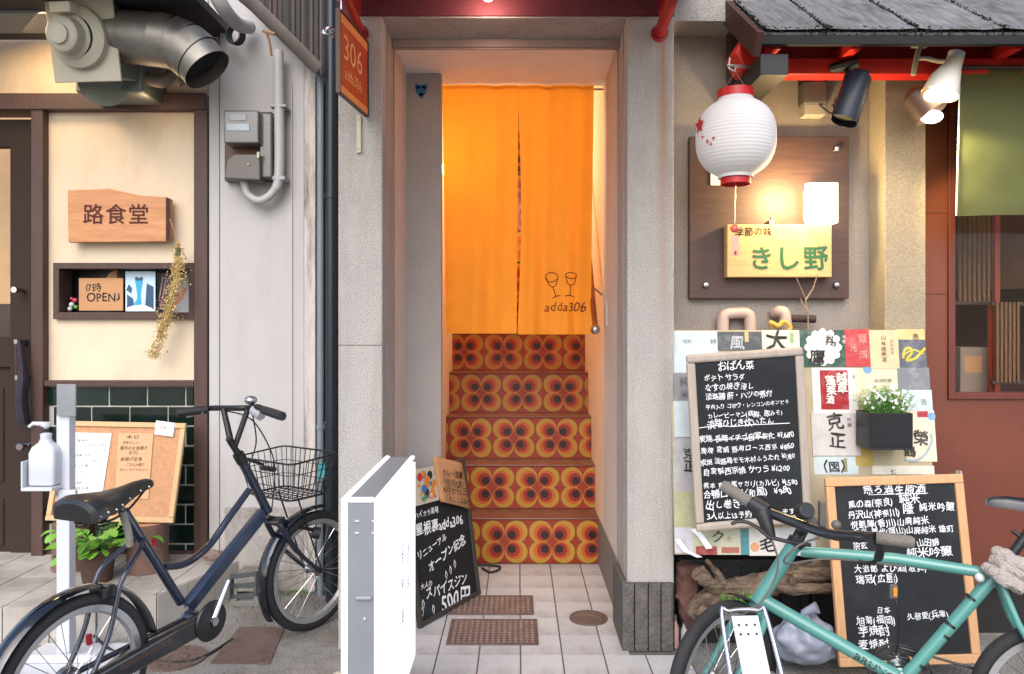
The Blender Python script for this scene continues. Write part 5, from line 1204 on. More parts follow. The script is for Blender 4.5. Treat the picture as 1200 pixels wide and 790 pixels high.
for i in range(50):
    a = rr.uniform(0, 6.28); el_ = rr.uniform(-.25, 1.1); l_ = rr.uniform(.05, .18); b = c0 + Vector((rr.uniform(-.03, .03), rr.uniform(-.03, .03), 0)); tip = b + Vector((math.cos(a) * math.cos(el_) * l_ * 1.2, math.sin(a) * math.cos(el_) * l_, math.sin(el_) * l_ + .01))
    stm.tube([b, (b + tip) / 2 + Vector((0, 0, .02)), tip], .0025, 4, cap=False)
    s_ = rr.uniform(.05, .09); Ml = Matrix.Translation(tip) @ Matrix.Rotation(a + rr.uniform(-.5, .5), 4, 'Z') @ Matrix.Rotation(rr.uniform(-.5, .55), 4, 'Y') @ Matrix.Rotation(rr.uniform(-.4, .4), 4, 'X') @ Matrix.Scale(s_, 4)
    obj('leaf', leafme, None, pp, M=Ml)
obj('stem', stm, leafm, pp)
# cinder block and stone at the end of the step
cbk = thing('concrete_block', W(290, 690, 3.6), 'grey hollow concrete block at the right end of the raised step', 'block')
bm_ = mat('block_concrete', '#7f7c78', .95, speck=.35, bump=.7, var=.15)
x0, x1, y0, y1 = X(272, 3.6), X(306, 3.6), 3.58, 3.76; mb = MB(); zt = .145
mb.box((x0, y0, 0.001), (x1, y1, .03)).box((x0, y0, zt - .03), (x1, y1, zt)).box((x0, y0, .03), (x0 + .03, y1, zt - .03)).box((x1 - .03, y0, .03), (x1, y1, zt - .03)).box(((x0 + .03), y0, .075), ((x1 - .03), y1, .09)).box((x0 + .03, y1 - .02, .03), (x1 - .03, y1, zt - .03))
obj('block', mb, bm_, cbk, .004)
tag(obj('stone', MB().ball(W(250, 651, 3.72), .045, 9, sc=(1.25, .8, .55), nz=.4, seed=3), mat('pinkish_stone', '#7c6a64', .9, var=.2, bump=.5)), 'small pinkish stone lying on the tiled step by the timber post', 'stone')
tag(obj('loose_cable', MB().tube(bez([W(110, 745, 3.1), (X(150, 3.1), 3.05, .006), (X(215, 2.95), 2.98, .006), (X(262, 3.1), 3.2, .006)], 8), .006, 6), rubber), 'thin dark cable lying on the concrete under the navy bicycle', 'cable')
# ------------------------------------------------------------------ hand sanitiser stand
sn = thing('sanitiser_stand', W(80, 770, 3.0), 'white square post stand with a tray beside the restaurant door', 'stand')
xs = X(82, 2.98)
obj('post', MB().box((X(67.5, 2.98), 2.97, .02), (X(83, 2.98), 3.015, Z(484, 2.98))), whitep, sn, .004)
obj('base_plate', MB().box((xs - .20, 2.80, .003), (xs + .17, 3.14, .018)), whitep, sn, .006); obj('base_rib', MB().box((xs - .16, 2.94, .0185), (xs + .13, 2.965, .05)), whitep, sn, .004)
obj('tray', MB().box((X(36, 2.96), 2.90, Z(572, 2.96)), (X(72, 2.96), 3.02, Z(568, 2.96))).box((X(36, 2.96), 2.90, Z(568, 2.96)), (X(38, 2.96), 3.02, Z(538, 2.96))).box((X(70, 2.96), 2.95, Z(584, 2.96)), (X(90, 2.96), 2.968, Z(574, 2.96))), whitep, sn, .002)
obj('card_holder', MB().box((X(69, 2.97), 2.955, Z(487, 2.97)), (X(91, 2.97), 2.963, Z(450, 2.97))), mat('grey_acrylic', '#8f9298', .15, alpha=.8), sn, .001)
obj('band', MB().box((X(66.5, 2.98), 2.966, Z(581, 2.98)), (X(84, 2.98), 3.019, Z(577, 2.98))), lgrey, sn)
bt = thing('sanitiser_bottle', W(54, 568, 2.96), 'white pump bottle of hand sanitiser on the tray of the post', 'bottle')
Mb = Matrix.Translation((X(54, 2.955), 2.955, Z(567, 2.955))); wpl = mat('milky_bottle', '#bcc0c6', .35, var=.03)
mb = MB()
def rrect(w_, d_, r_, z, n=4):
    out = []
    for cx, cy, a0 in ((w_ - r_, d_ - r_, 0), (-w_ + r_, d_ - r_, 90), (-w_ + r_, -d_ + r_, 180), (w_ - r_, -d_ + r_, 270)):
        for k in range(n + 1): q = R(a0 + 90 * k / n); out.append(Vector((cx + r_ * math.cos(q), cy + r_ * math.sin(q), z)))
    return out
rings = [rrect(.050, .034, .012, 0), rrect(.053, .036, .014, .008), rrect(.053, .036, .014, .125), rrect(.045, .030, .014, .148), rrect(.022, .022, .016, .168), rrect(.020, .020, .016, .178)]
n = len(rings[0]); mb.add([Mb @ v for r_ in rings for v in r_], [(i * n + k, i * n + (k + 1) % n, (i + 1) * n + (k + 1) % n, (i + 1) * n + k) for i in range(len(rings) - 1) for k in range(n)] + [tuple(range((len(rings) - 1) * n, len(rings) * n))], 0, True)
obj('body', mb, wpl, bt)
obj('pump', MB().lathe([(.020, .178), (.021, .20), (.010, .204), (.010, .228), (.018, .230), (.018, .245), (.0005, .248)], Mb, 16).tube([Mb @ Vector((0, 0, .238)), Mb @ Vector((-.045, -.01, .242)), Mb @ Vector((-.060, -.013, .228))], [.010, .008, .006], 10), wpl, bt)
obj('spring_window', MB().lathe([(.0115, .206), (.0115, .222)], Mb, 14), blackm, bt)

# ------------------------------------------------------------------ glowing lightbox
lx = thing('lightbox_sign', (-.43, 2.4, 0), 'glowing white standing lightbox sign with grey edge beside the doorway', 'sign')
xl, xr_, yn, yf, zt = -.492, -.381, 2.05, 2.745, .878
obj('body', MB().box((xl + .012, yn + .006, .13), (xr_ - .012, yf - .006, zt - .004)), mat('silver_body', '#84898f', .45, .3, var=.05), lx, .004)
bodyglow = mat('lightbox_acrylic', '#dfe3ea', .35, var=.02, emit=.75, ecol='#e8f0ff')
obj('glowing_face', MB().box((xr_ - .011, yn + .012, .145), (xr_ + .002, yf - .012, zt - .02)), bodyglow, lx, .003); obj('glowing_face', MB().box((xl - .002, yn + .012, .145), (xl + .011, yf - .012, zt - .02)), bodyglow, lx, .003)
glowtrim = mat('white_trim', '#e2e5ea', .35, emit=.3, ecol='#eef4ff')
mb = MB(); e = .019
mb.box((xl, yn, .12), (xl + e, yn + .02, zt + .002)).box((xr_ - e, yn, .12), (xr_, yn + .02, zt + .002)).box((xl + e, yn, zt - .012), (xr_ - e, yn + .02, zt + .002)).box((xl, yn + .02, zt - .012), (xl + e, yf, zt + .002)).box((xr_ - e, yn + .02, zt - .012), (xr_, yf, zt + .002))
obj('edge_trim', mb, glowtrim, lx, .009, seg=4)
mb = MB()
for (px, py) in ((418, 611), (438, 611), (418, 625), (438, 625)): p = W(px, py, yn); mb.box((p.x - .006, yn + .002, p.z - .002), (p.x + .006, yn + .0055, p.z + .002))
parts('vent_slot', mb, whitep, lx)
p = W(426, 701, yn); obj('latch', MB().box((p.x - .022, yn - .004, p.z - .004), (p.x + .022, yn + .0055, p.z + .004)), lgrey, lx, .002); p = W(427, 726, yn); obj('screw', MB().ball((p.x, yn + .004, p.z), .004, 5), whitep, lx)
mb = MB(); MLx = frame((xr_ + .0025, yn, 0), (0, 1, 0), (0, 0, 1))
for s, u, z in (('屋', .34, .58), ('根', .34, .48), ('裏', .34, .38), ('酒', .46, .55), ('場', .46, .45)): write(mb, MLx, s, u, z, size=.07, y0=-.0006, hand=.6)
parts('faint_mark', mb, mat('grey_print', '#56606c', .6), lx)
parts('stand_leg', MB().box((xl + .02, yn + .03, .03), (xl + .05, yn + .06, .13)).box((xl + .02, yf - .06, .03), (xl + .05, yf - .03, .13)).box((xr_ - .05, yn + .03, .03), (xr_ - .02, yn + .06, .13)).box((xr_ - .05, yf - .06, .03), (xr_ - .02, yf - .03, .13)), lgrey, lx)
mb = MB().tube([(-.66, yf - .02, .045), (-.22, yf - .02, .045)], .022, 12).tube([(-.66, yn + .02, .045), (-.22, yn + .02, .045)], .022, 12).tube([(-.64, yn + .02, .045), (-.64, yf, .045)], .02, 12)
parts('foot_tube', mb, whitep, lx)
for (x, y) in ((-.665, yf), (-.66, yn)): obj('foot_block', MB().ball((x, y, .045), .034, 8, sc=(1, 1.1, .9)), ivory, lx)
obj('power_cord', MB().tube(bez([(-.20, 4.12, .016), (-.15, 4.05, .016), (-.10, 4.10, .018), (-.12, 4.15, .018), (-.24, 4.17, .018)], 8), .006, 6), blackm, lx)

# ------------------------------------------------------------------ leaning A board
bl_, br_ = Vector((X(492, 3.30), 3.30, .012)), Vector((X(563, 3.73), 3.73, .012))
tl_ = Vector((X(481, 3.40), 3.40, Z(553, 3.40)))
MA = frame(bl_, br_ - bl_, tl_ - bl_); wa = (br_ - bl_).length; ha = hit(484, 553, MA).y
ab = thing('pavement_blackboard', bl_, 'black chalk board leaning in the doorway announcing a drink for 500 yen', 'blackboard')
dkf = mat('dark_frame_wood', '#3a3634', .5, var=.15)
obj('writing_surface', MB().box((.012, .004, .012), (wa - .012, .012, ha - .012), 0, MA), cboard, ab)
obj('frame_rail', MB().box((0, -.006, 0), (wa, .016, .022), 0, MA), dkf, ab, .002); obj('frame_rail', MB().box((0, -.006, ha - .022), (wa, .016, ha), 0, MA), dkf, ab, .002)
obj('frame_stile', MB().box((.0005, -.0055, .0225), (.022, .016, ha - .0225), 0, MA), dkf, ab, .002); obj('frame_stile', MB().box((wa - .022, -.0055, .0225), (wa - .0005, .016, ha - .0225), 0, MA), dkf, ab, .002)
mb = MB()
for s, px, py, wd, dy, bo in (('ハイカラ酒場', 486, 608, 28, 8, .01), ('屋根裏adda306', 487, 627, 56, 13, .018), ('リニューアル', 490, 657, 34, 25, .018), ('オープン記念', 503, 671, 43, 36, .018), ('大人の', 493, 691, 14, 5, .01), ('スパイスジン', 499, 703, 49, 21, .018), ('500円', 518, 716, 34, 12, .02)):
    a = hit(px, py, MA, .003); b = hit(px + wd, py - dy, MA, .003); v = b - a; mb = MB(); write(mb, MA, s, a.x, a.y, width=v.length, ang=math.atan2(v.y, v.x), y0=.0028, hand=.9, bold=bo); obj('writing_line', mb, chalk, ab)
mb = MB()
for px, py in ((528, 668), (533, 661), (523, 674), (496, 708), (495, 717), (508, 714)):
    c = hit(px, py, MA, .003); stroke(mb, MA, [(c.x, c.y + .02), (c.x + .008, c.y), (c.x, c.y - .02), (c.x - .008, c.y), (c.x, c.y + .02)], .004, .0028)
parts('chalk_sparkle', mb, chalk, ab)
pf = thing('flyer', MA @ Vector((.1, 0, ha)), 'colourful sticker covered flyer at the top of the leaning chalk board', 'flyer')
P = [hit(*v, MA) for v in ((483, 594), (513, 586), (511, 545), (482, 551))]
mb = MB().add([MA @ Vector((p.x, y, p.y)) for y in (-.010, -.007) for p in P], [(0, 1, 2, 3), (7, 6, 5, 4), (0, 4, 5, 1), (1, 5, 6, 2), (2, 6, 7, 3), (3, 7, 4, 0)]); obj('sheet', mb, mat('flyer_cream', '#b9ad9c', .6), pf)
rr = random.Random(2); mb = MB(); cols = [mat('flyer_%s' % n_, c_, .5) for n_, c_ in (('red', '#b5301c'), ('green', '#4c8a48'), ('blue', '#2e6aa0'), ('black', '#22201e'), ('orange', '#d07a28'), ('cream', '#d8d2c4'))]
for i in range(26):
    p = hit(rr.uniform(486, 509), rr.uniform(551, 583), MA); mb.disc((p.x, p.y), rr.uniform(.008, .022), MA, 9, rr.randrange(6), -.0105 - i * .00015)
parts('sticker', mb, cols, pf)
cs_ = thing('cardboard_notice', MA @ Vector((.3, 0, ha)), 'curled brown cardboard notice with handwritten opening days pinned to the chalk board', 'notice')
P = [hit(*v, MA) for v in ((513, 588), (548, 597), (538, 543), (504, 535))]; mb = MB(); n = 8; vs = []
for i in range(n + 1):
    u = i / n
    for j in range(n + 1):
        v = j / n; q = (P[0] * (1 - u) + P[1] * u) * (1 - v) + (P[3] * (1 - u) + P[2] * u) * v; vs.append(MA @ Vector((q.x, -.018 - .012 * math.sin(u * 3) * (1 - v * .5), q.y)))
mb.add(vs, [(i * (n + 1) + j, (i + 1) * (n + 1) + j, (i + 1) * (n + 1) + j + 1, i * (n + 1) + j + 1) for i in range(n) for j in range(n)], 0, True); o = obj('card', mb, mat('corrugated_card', '#b07f56', .9, var=.08), cs_)
so = o.modifiers.new('thick', 'SOLIDIFY'); so.thickness = .003
mb = MB()
for s, px, py, wd, dy in (('カレー営業', 511, 557, 24, -4), ('3月(水)(金)', 512, 567, 24, -4), ('4月から(日)', 512, 578, 30, -3), ('くわしくは店内', 514, 586, 30, -6)):
    a = hit(px, py, MA); b = hit(px + wd, py - dy, MA); v = b - a; write(mb, MA, s, a.x, a.y, width=v.length, ang=math.atan2(v.y, v.x), y0=-.0375, hand=.9, bold=.01)
obj('lettering', mb, ink, cs_)

# ------------------------------------------------------------------ bicycles
def wheel(bike, M, r_, wt, name, rimm, spokes=28):
    """M: wheel centre, x forward, y axle"""
    Mx = M @ Matrix.Rotation(R(90), 4, 'X')
    h = obj(name, MB().lathe([(.0005, -.05), (.006, -.05), (.006, -.035), (.022, -.032), (.013, -.02), (.013, .02), (.022, .032), (.006, .035), (.006, .05), (.0005, .05)], Mx, 14), steel, bike)
    prof = [(r_ - wt + wt * math.cos(q), wt * math.sin(q)) for q in [2 * math.pi * k / 12 for k in range(13)]]
    obj('tyre', MB().lathe(prof, Mx, 64), rubber, h)
    rr = r_ - 2 * wt + .002
    obj('rim', MB().lathe([(rr + .004, -wt * .75), (rr - .016, -wt * .6), (rr - .022, 0), (rr - .016, wt * .6), (rr + .004, wt * .75)], Mx, 64), rimm, h)
    mb = MB()
    for k in range(spokes):
        q = 2 * math.pi * k / spokes; s_ = 1 if k % 2 else -1; q2 = q + (.5 if (k // 2) % 2 else -.5)
        mb.tube([Mx @ Vector((.020 * math.cos(q2), .020 * math.sin(q2), s_ * .028)), Mx @ Vector(((rr - .016) * math.cos(q), (rr - .016) * math.sin(q), 0))], .0012, 4, cap=False)
    obj('spokes', mb, chrome, h)
    return h
def arc_band(M, r_, a0, a1, wd, n=30, crown=.010):
    """mudguard strip round the wheel axle, angles in degrees from forward"""
    mb = MB(); vs = []; c = 7
    for i in range(n + 1):
        q = R(a0 + (a1 - a0) * i / n)
        for j in range(c):
            v = -1 + 2 * j / (c - 1); rr = r_ - crown * v * v; vs.append(M @ Vector((rr * math.cos(q), wd / 2 * v, rr * math.sin(q))))
    mb.add(vs, [(i * c + j, i * c + j + 1, (i + 1) * c + j + 1, (i + 1) * c + j) for i in range(n) for j in range(c - 1)], 0, True); return mb
# --- navy shopping bicycle
u = Vector((.373, .928, 0)).normalized(); Rn = W(88, 800, 2.27); Rn.z = 0
Mn_ = frame(Rn, u, (0, 0, 1))                                 # local x forward, z up; y points to the left side of the rider
L = lambda px, py, off=0: (lambda q: Mn_ @ Vector((q.x, off, q.y)))(hit(px, py, Mn_, off))
P3 = lambda x, y, z: Mn_ @ Vector((x, y, z))
nb = thing('bicycle', Rn, 'navy shopping bicycle with black wire basket parked on the left', 'bicycle', 'parked bicycles')
rw_ = .264
MR = Mn_ @ Matrix.Translation((0, 0, rw_)); wheel(nb, MR, rw_, .021, 'wheel', mat('alloy_rim', '#b5b5b8', .3, .7))
fh = Vector((X(367, 3.33), 3.33, rw_)); uf = Vector((.55, .835, 0)).normalized(); MF = frame(fh, uf, (0, 0, 1)); wheel(nb, MF, rw_, .021, 'wheel', mat('alloy_rim', '#b5b5b8', .3, .7))
gloss = mat('black_gloss_mudguard', '#141821', .12, .3, coat=.8)
obj('rear_mudguard', arc_band(MR, rw_ + .028, 8, 205, .062), gloss, nb); 
obj('front_mudguard', arc_band(MF, rw_ + .026, 78, 212, .058), gloss, nb)
# frame
mb = MB(); BB = L(228, 724)
mb.tube([L(212, 706), L(145, 599)], .0165, 14); obj('seat_tube', mb, navy, nb)
dt0, dt1 = L(308, 601), L(219, 712); vdir = (dt1 - dt0).normalized(); side = Mn_.to_3x3() @ Vector((0, 1, 0)); nrm = vdir.cross(side).normalized()
mb = MB(); vs = []
for p in (dt0, dt1):
    for a_, b_ in ((-1, -1), (-1, 1), (1, 1), (1, -1)): vs.append(p + nrm * (a_ * .027) + side * (b_ * .017))
mb.add(vs, [(0, 1, 2, 3), (7, 6, 5, 4), (0, 4, 5, 1), (1, 5, 6, 2), (2, 6, 7, 3), (3, 7, 4, 0)]); obj('down_tube', mb, mat('navy_cover_paint', '#2c3a50', .3, .3, coat=.5), nb, .009, seg=3)
obj('upper_tube', MB().tube(bez([L(292, 574), L(268, 607), L(247, 637), L(228, 654), L(212, 662), L(192, 664)], 6), .0135, 12), navy, nb)
obj('head_tube', MB().tube([L(283, 538), L(286, 545), L(309, 590), L(313, 600)], [.021, .018, .018, .022], 16), navy, nb)
mb = MB().tube([BB - side * .035, BB + side * .035], .024, 16); obj('bottom_bracket', mb, navy, nb)
hubR = MR.translation
for s_ in (-1, 1):
    o_ = side * (.055 * s_)
    obj('seat_stay', MB().tube(bez([L(164, 631) + o_ * .3, L(152, 646) + o_ * .7, L(134, 667) + o_, L(126, 684) + o_, L(122, 702) + o_, L(112, 744) + o_, hubR + o_], 5), .008, 10), navy, nb)
    obj('chain_stay', MB().tube([BB + o_ * .5, hubR + o_], .010, 10), navy, nb)
# chain case on the right side
rs = -side
cc0, cc1 = BB + rs * .06, hubR + rs * .06; vdir = (cc1 - cc0).normalized(); up_ = vdir.cross(side).normalized(); 
if up_.z < 0: up_ = -up_
mb = MB(); vs = []
for p, h_ in ((cc0, .040), (cc1, .032)):
    for a_, b_ in ((-1, -1), (-1, 1), (1, 1), (1, -1)): vs.append(p + up_ * (a_ * h_) + side * (b_ * .016))
mb.add(vs, [(0, 1, 2, 3), (7, 6, 5, 4), (0, 4, 5, 1), (1, 5, 6, 2), (2, 6, 7, 3), (3, 7, 4, 0)]); cc = obj('chain_case', mb, mat('chain_case_black', '#16181d', .3, coat=.5), nb, .012, seg=3)
mb = MB()
for h_ in (.006, .014): mb.tube([cc0 * .62 + cc1 * .38 + up_ * h_ + rs * .0175, cc0 * .2 + cc1 * .8 + up_ * h_ + rs * .0175], .0016, 4)
parts('silver_stripe', mb, chrome, cc)
MBB = frame(BB + rs * .072, u, (0, 0, 1)) @ Matrix.Rotation(R(90), 4, 'X')
crk = obj('crank', MB().tube([BB + rs * .085, L(268, 680, -.09)], [.012, .009], 10).tube([BB + rs * .06, BB + rs * .10], .015, 12), chrome, nb)
obj('chain_guard_disc', MB().lathe([(.0005, .0), (.068, .0), (.072, .006), (.068, .012), (.045, .012), (.03, .016), (.0005, .016)], MBB, 36), mat('black_satin', '#131416', .35), crk)
Mpd = frame(L(286, 686, -.12), (1, -.1, .15), (.1, .3, 1)); pdl = obj('pedal', MB().box((-.045, -.012, -.045), (.045, .012, -.028), 0, Mpd).box((-.045, -.012, -.008), (.045, .012, .008), 0, Mpd).box((-.045, -.012, .028), (.045, .012, .045), 0, Mpd).box((-.052, -.010, -.045), (-.0455, .010, .045), 0, Mpd).box((.0455, -.010, -.045), (.052, .010, .045), 0, Mpd), mat('grey_black_rubber', '#2c302f', .6), crk)
obj('crank', MB().tube([BB + side * .05, BB * 2 - L(268, 680, 0) + side * .07], [.012, .009], 10), chrome, nb)
# saddle
def saddle(par, M, length, wr, mname='saddle', m=None):
    """M at the middle of the saddle top; x forward"""
    m = m or mat('black_saddle_leather', '#17181a', .4, var=.1, coat=.2)
    secs = [(-.5, .78, .0, .055), (-.47, .95, .012, .06), (-.38, 1.0, .018, .062), (-.25, .92, .010, .058), (-.08, .62, .0, .05), (.1, .38, -.004, .042), (.3, .26, -.002, .036), (.44, .22, -.006, .03), (.5, .14, -.014, .02)]
    mb = MB(); vs = []; c = 12
    for (x, wf, zc, dp) in secs:
        for k in range(c):
            q = math.pi * k / (c - 1) ; yy_ = math.cos(q) * wr / 2 * wf; zz = zc + (math.sin(q) ** .55 - 1) * dp
            vs.append(M @ Vector((x * length, yy_, zz)))
    n = len(secs); mb.add(vs, [(i * c + k, (i + 1) * c + k, (i + 1) * c + k + 1, i * c + k + 1) for i in range(n - 1) for k in range(c - 1)], 0, True)
    mb.add([vs[k] for k in range(c)], [tuple(range(c))]); mb.add([vs[(n - 1) * c + k] for k in range(c)], [tuple(reversed(range(c)))])
    mb.add([vs[i * c] for i in range(n)] + [vs[i * c + c - 1] for i in range(n)], [(i, i + n, i + n + 1, i + 1) for i in range(n - 1)])
    s_ = obj(mname, mb, m, par)
    return s_, secs
sc = L(132, 573); Msd = Mn_.copy(); Msd.translation = sc; Msd = Msd @ Matrix.Rotation(R(-7), 4, 'Y')
sd_, secs = saddle(nb, Msd, .29, .21)
mb = MB()
for (x, wf, zc, dp) in secs[1:8]:
    for s_ in (-1, 1): mb.ball(Msd @ Vector((x * .27, s_ * wf * .101, zc - dp * .80)), .005, 5)
parts('rivet', mb, chrome, sd_)
mb = MB()
for s_ in (-1, 1):
    mb.tube(bez([Msd @ Vector((-.11, s_ * .05, -.05)), Msd @ Vector((-.05, s_ * .03, -.085)), Msd @ Vector((.03, s_ * .02, -.08)), Msd @ Vector((.11, s_ * .01, -.04))], 5), .004, 6)
    for k in range(24): pass
    mb.tube([Msd @ Vector((-.085 + .018 * math.cos(k * .8), s_ * .045 + .018 * math.sin(k * .8), -.055 - k * .0014)) for k in range(32)], .0028, 5)
parts('spring', mb, blackm, sd_)
obj('seat_post', MB().tube([L(145, 599), Msd @ Vector((0, 0, -.06))], .0125, 12), steel, nb)
tag_ = obj('lock', MB().tube(bez([L(143, 600, -.02), L(150, 622, -.03), L(152, 640, -.03)], 5), .012, 8), mat('frayed_cable', '#8d8a80', .5, bump=1, bscale=200), nb)
obj('red_reflector', MB().tube([L(104, 744, .0), L(105, 755, .0)], .009, 10), mat('red_reflector', '#8c1420', .25), nb)
obj('red_label', MB().box(L(180, 636, -.018) - Vector((.006, .0, .012)), L(180, 636, -.018) + Vector((.006, .004, .012))), redp, nb)
obj('brake_drum', MB().tube([hubR + side * .028, hubR + side * .05], .04, 20), steel, nb)
obj('rim_brake', MB().box((-.02, -.035, rw_ * 2 + .004), (.03, .035, rw_ * 2 + .045), 0, Mn_ @ Matrix.Translation((.09, 0, -.04))), blackm, nb, .008)
# steering
sf = Matrix(MF); crown = L(321, 612); qd = L(268, 514)
obj('steerer', MB().tube([L(283, 538), L(276, 527), qd], [.013, .0125, .0125], 12).tube([L(279, 532), L(284, 541)], .022, 14), black, nb)
sy = MF.to_3x3() @ Vector((0, 1, 0)); sx_ = MF.to_3x3() @ Vector((1, 0, 0))
mb = MB()
for s_ in (-1, 1):
    o_ = sy * (.048 * s_); mb.tube(bez([crown + sy * (.012 * s_), crown + o_ * .9 + Vector((0, 0, -.01)), crown * .5 + fh * .5 + o_ - sx_ * .028, fh + o_], 6), [.013] * 7 + [.012] * 6 + [.009] * 6, 10)
mb.tube([crown - sy * .045, crown + sy * .045], .014, 12); obj('fork', mb, navy, nb)
hc2 = L(285, 476); zb_ = hc2.z
vL, vR = Vector((X(262, hc2.y), hc2.y - .0, Z(480, hc2.y))), Vector((X(291, hc2.y - .02), hc2.y - .02, Z(478, hc2.y - .02)))
obj('stem', MB().tube([qd, L(271, 520) , vL], [.0125, .0125, .011], 12).tube([L(275, 524), vR], .011, 12), black, nb)
gl_, gr_ = Vector((X(207, 2.98), 2.98, Z(484, 2.98))), Vector((X(331, 2.72), 2.72, Z(488, 2.72)))
k1, k2 = Vector((X(247, 3.05), 3.05, Z(478.5, 3.05))), Vector((X(302, 2.84), 2.84, Z(477, 2.84)))
barp = bez([gl_, Vector((X(230, 3.02), 3.02, Z(482, 3.02))), k1, vL * .5 + vR * .5 + Vector((0, 0, .002)), vR, k2, Vector((X(312, 2.80), 2.80, Z(481, 2.80))), gr_], 5)
obj('handlebar', MB().tube(barp, .0115, 12), black, nb)
for a_, b_ in ((gl_, Vector((X(243, 3.04), 3.04, Z(480, 3.04)))), (gr_, Vector((X(309, 2.81), 2.81, Z(480.5, 2.81))))):
    obj('grip', MB().tube([a_, (a_ + b_) / 2, b_], [.017, .0175, .016], 12), blackm, nb)
lv = obj('brake_lever', MB().tube(bez([Vector((X(240, 3.03), 3.02, Z(483, 3.03))), Vector((X(225, 3.0), 3.03, Z(487, 3.0))), Vector((X(212, 3.0), 3.06, Z(490, 3.0)))], 4), .006, 8), steel, nb)
obj('bell', MB().ball(Vector((X(294, 2.88), 2.88, Z(469, 2.88))), .024, 9, sc=(1, 1, .75)), chrome, nb)
obj('gear_shifter', MB().tube([Vector((X(297, 2.86), 2.86, Z(480, 2.86))), Vector((X(307, 2.84), 2.84, Z(487, 2.84)))], [.02, .022], 14), lgrey, nb)
obj('brake_cable', MB().tube(bez([Vector((X(262, 3.02), 3.02, Z(481, 3.02))), L(295, 492), L(318, 530), L(322, 560), L(318, 600)], 7), .0028, 6).tube(bez([Vector((X(296, 2.88), 2.88, Z(486, 2.88))), L(300, 520), L(288, 555)], 7), .0028, 6), blackm, nb)
# basket
bk = thing('basket_tmp', (0, 0, 0), '', '') if False else None
cB = Vector((X(337, 3.28), 3.28, 0)); zt0, zb0 = Z(531, 3.28), Z(578, 3.28)
MBk = frame(cB, sx_, (0, 0, 1)); wm = mat('black_wire', '#17171a', .4)
def rect_ring(mb, z, hx, hy, r_, x_off=0, drop=0):
    pts = [Vector((x_off + hx, hy, z)), Vector((x_off + hx, -hy, z)), Vector((x_off - hx, -hy, z - drop)), Vector((x_off - hx, hy, z - drop))]; P = []
    for i in range(4):
        a, b, c_ = pts[i - 1], pts[i], pts[(i + 1) % 4]
        P += [b + (a - b).normalized() * .03, b + ((a - b).normalized() + (c_ - b).normalized()) * .009, b + (c_ - b).normalized() * .03]
    P.append(P[0]); mb.tube([MBk @ p for p in P], r_, 6, cap=False)
hx0, hy0, hx1, hy1 = .13, .185, .10, .14; mb = MB(); rect_ring(mb, zt0, hx0, hy0, .0042, 0, .015); rect_ring(mb, zb0, hx1, hy1, .0042)
bko = obj('basket', mb, wm, nb); mb = MB()
for f in (.33, .66): rect_ring(mb, zb0 + (zt0 - zb0) * f, hx1 + (hx0 - hx1) * f, hy1 + (hy0 - hy1) * f, .0018, 0, .01 * f)
for k in range(11):
    v = -1 + 2 * k / 10
    for sg_ in (-1, 1): mb.tube([MBk @ Vector((sg_ * hx1, v * hy1 * .9, zb0)), MBk @ Vector((sg_ * hx0, v * hy0 * .9, zt0 - (.015 if sg_ < 0 else 0)))], .0018, 4, cap=False)
for k in range(8):
    v = -1 + 2 * k / 7
    for sg_ in (-1, 1): mb.tube([MBk @ Vector((v * hx1 * .9, sg_ * hy1, zb0)), MBk @ Vector((v * hx0 * .9, sg_ * hy0, zt0 - .008))], .0018, 4, cap=False)
for k in range(9):
    v = -.9 + 1.8 * k / 8; mb.tube([MBk @ Vector((-hx1, v * hy1, zb0)), MBk @ Vector((hx1, v * hy1, zb0))], .0018, 4, cap=False)
for k in range(6):
    v = -.9 + 1.8 * k / 5; mb.tube([MBk @ Vector((v * hx1, -hy1, zb0)), MBk @ Vector((v * hx1, hy1, zb0))], .0018, 4, cap=False)
obj('wire_mesh', mb, wm, bko)
obj('turquoise_tag', MB().box(L(376, 552, 0) + Vector((-.012, .0, -.035)), L(376, 552, 0) + Vector((.018, .006, .035))), mat('turquoise_plastic', '#3f9aa0', .4), bko)
mb = MB()
for s_ in (-1, 1): mb.tube([MBk @ Vector((0, s_ * .06, zb0)), fh + sy * (.06 * s_) + Vector((0, 0, .0))], .004, 6)
mb.tube([MBk @ Vector((-hx0, 0, zt0 - .03)), L(281, 536)], .006, 6).tube([MBk @ Vector((-hx0 + .02, .03, zt0 - .05)), MBk @ Vector((-hx0 + .02, -.05, zt0 - .05))], .012, 8)
obj('basket_stay', mb, wm, nb)
hl = obj('headlight', MB().tube([L(366, 624, -.03), L(374, 625, -.05)], [.024, .027], 16).tube([L(352, 618, -.02), L(372, 622, -.04)], .008, 8), blackm, nb)
obj('front_brake', MB().box(L(318, 608, -.03) - Vector((.02, .02, .02)), L(327, 612, -.03) + Vector((.02, .02, .02))).tube([L(312, 606, -.02), L(336, 612, .02)], .012, 8), blackm, nb, .005)
obj('kickstand', MB().tube([hubR + side * .06, P3(-.02, .10, .01)], .008, 8).tube([hubR - side * .07, P3(-.02, -.12, .01)], .008, 8).tube([P3(-.02, -.12, .01), P3(-.02, .10, .01)], .008, 8), steel, nb)

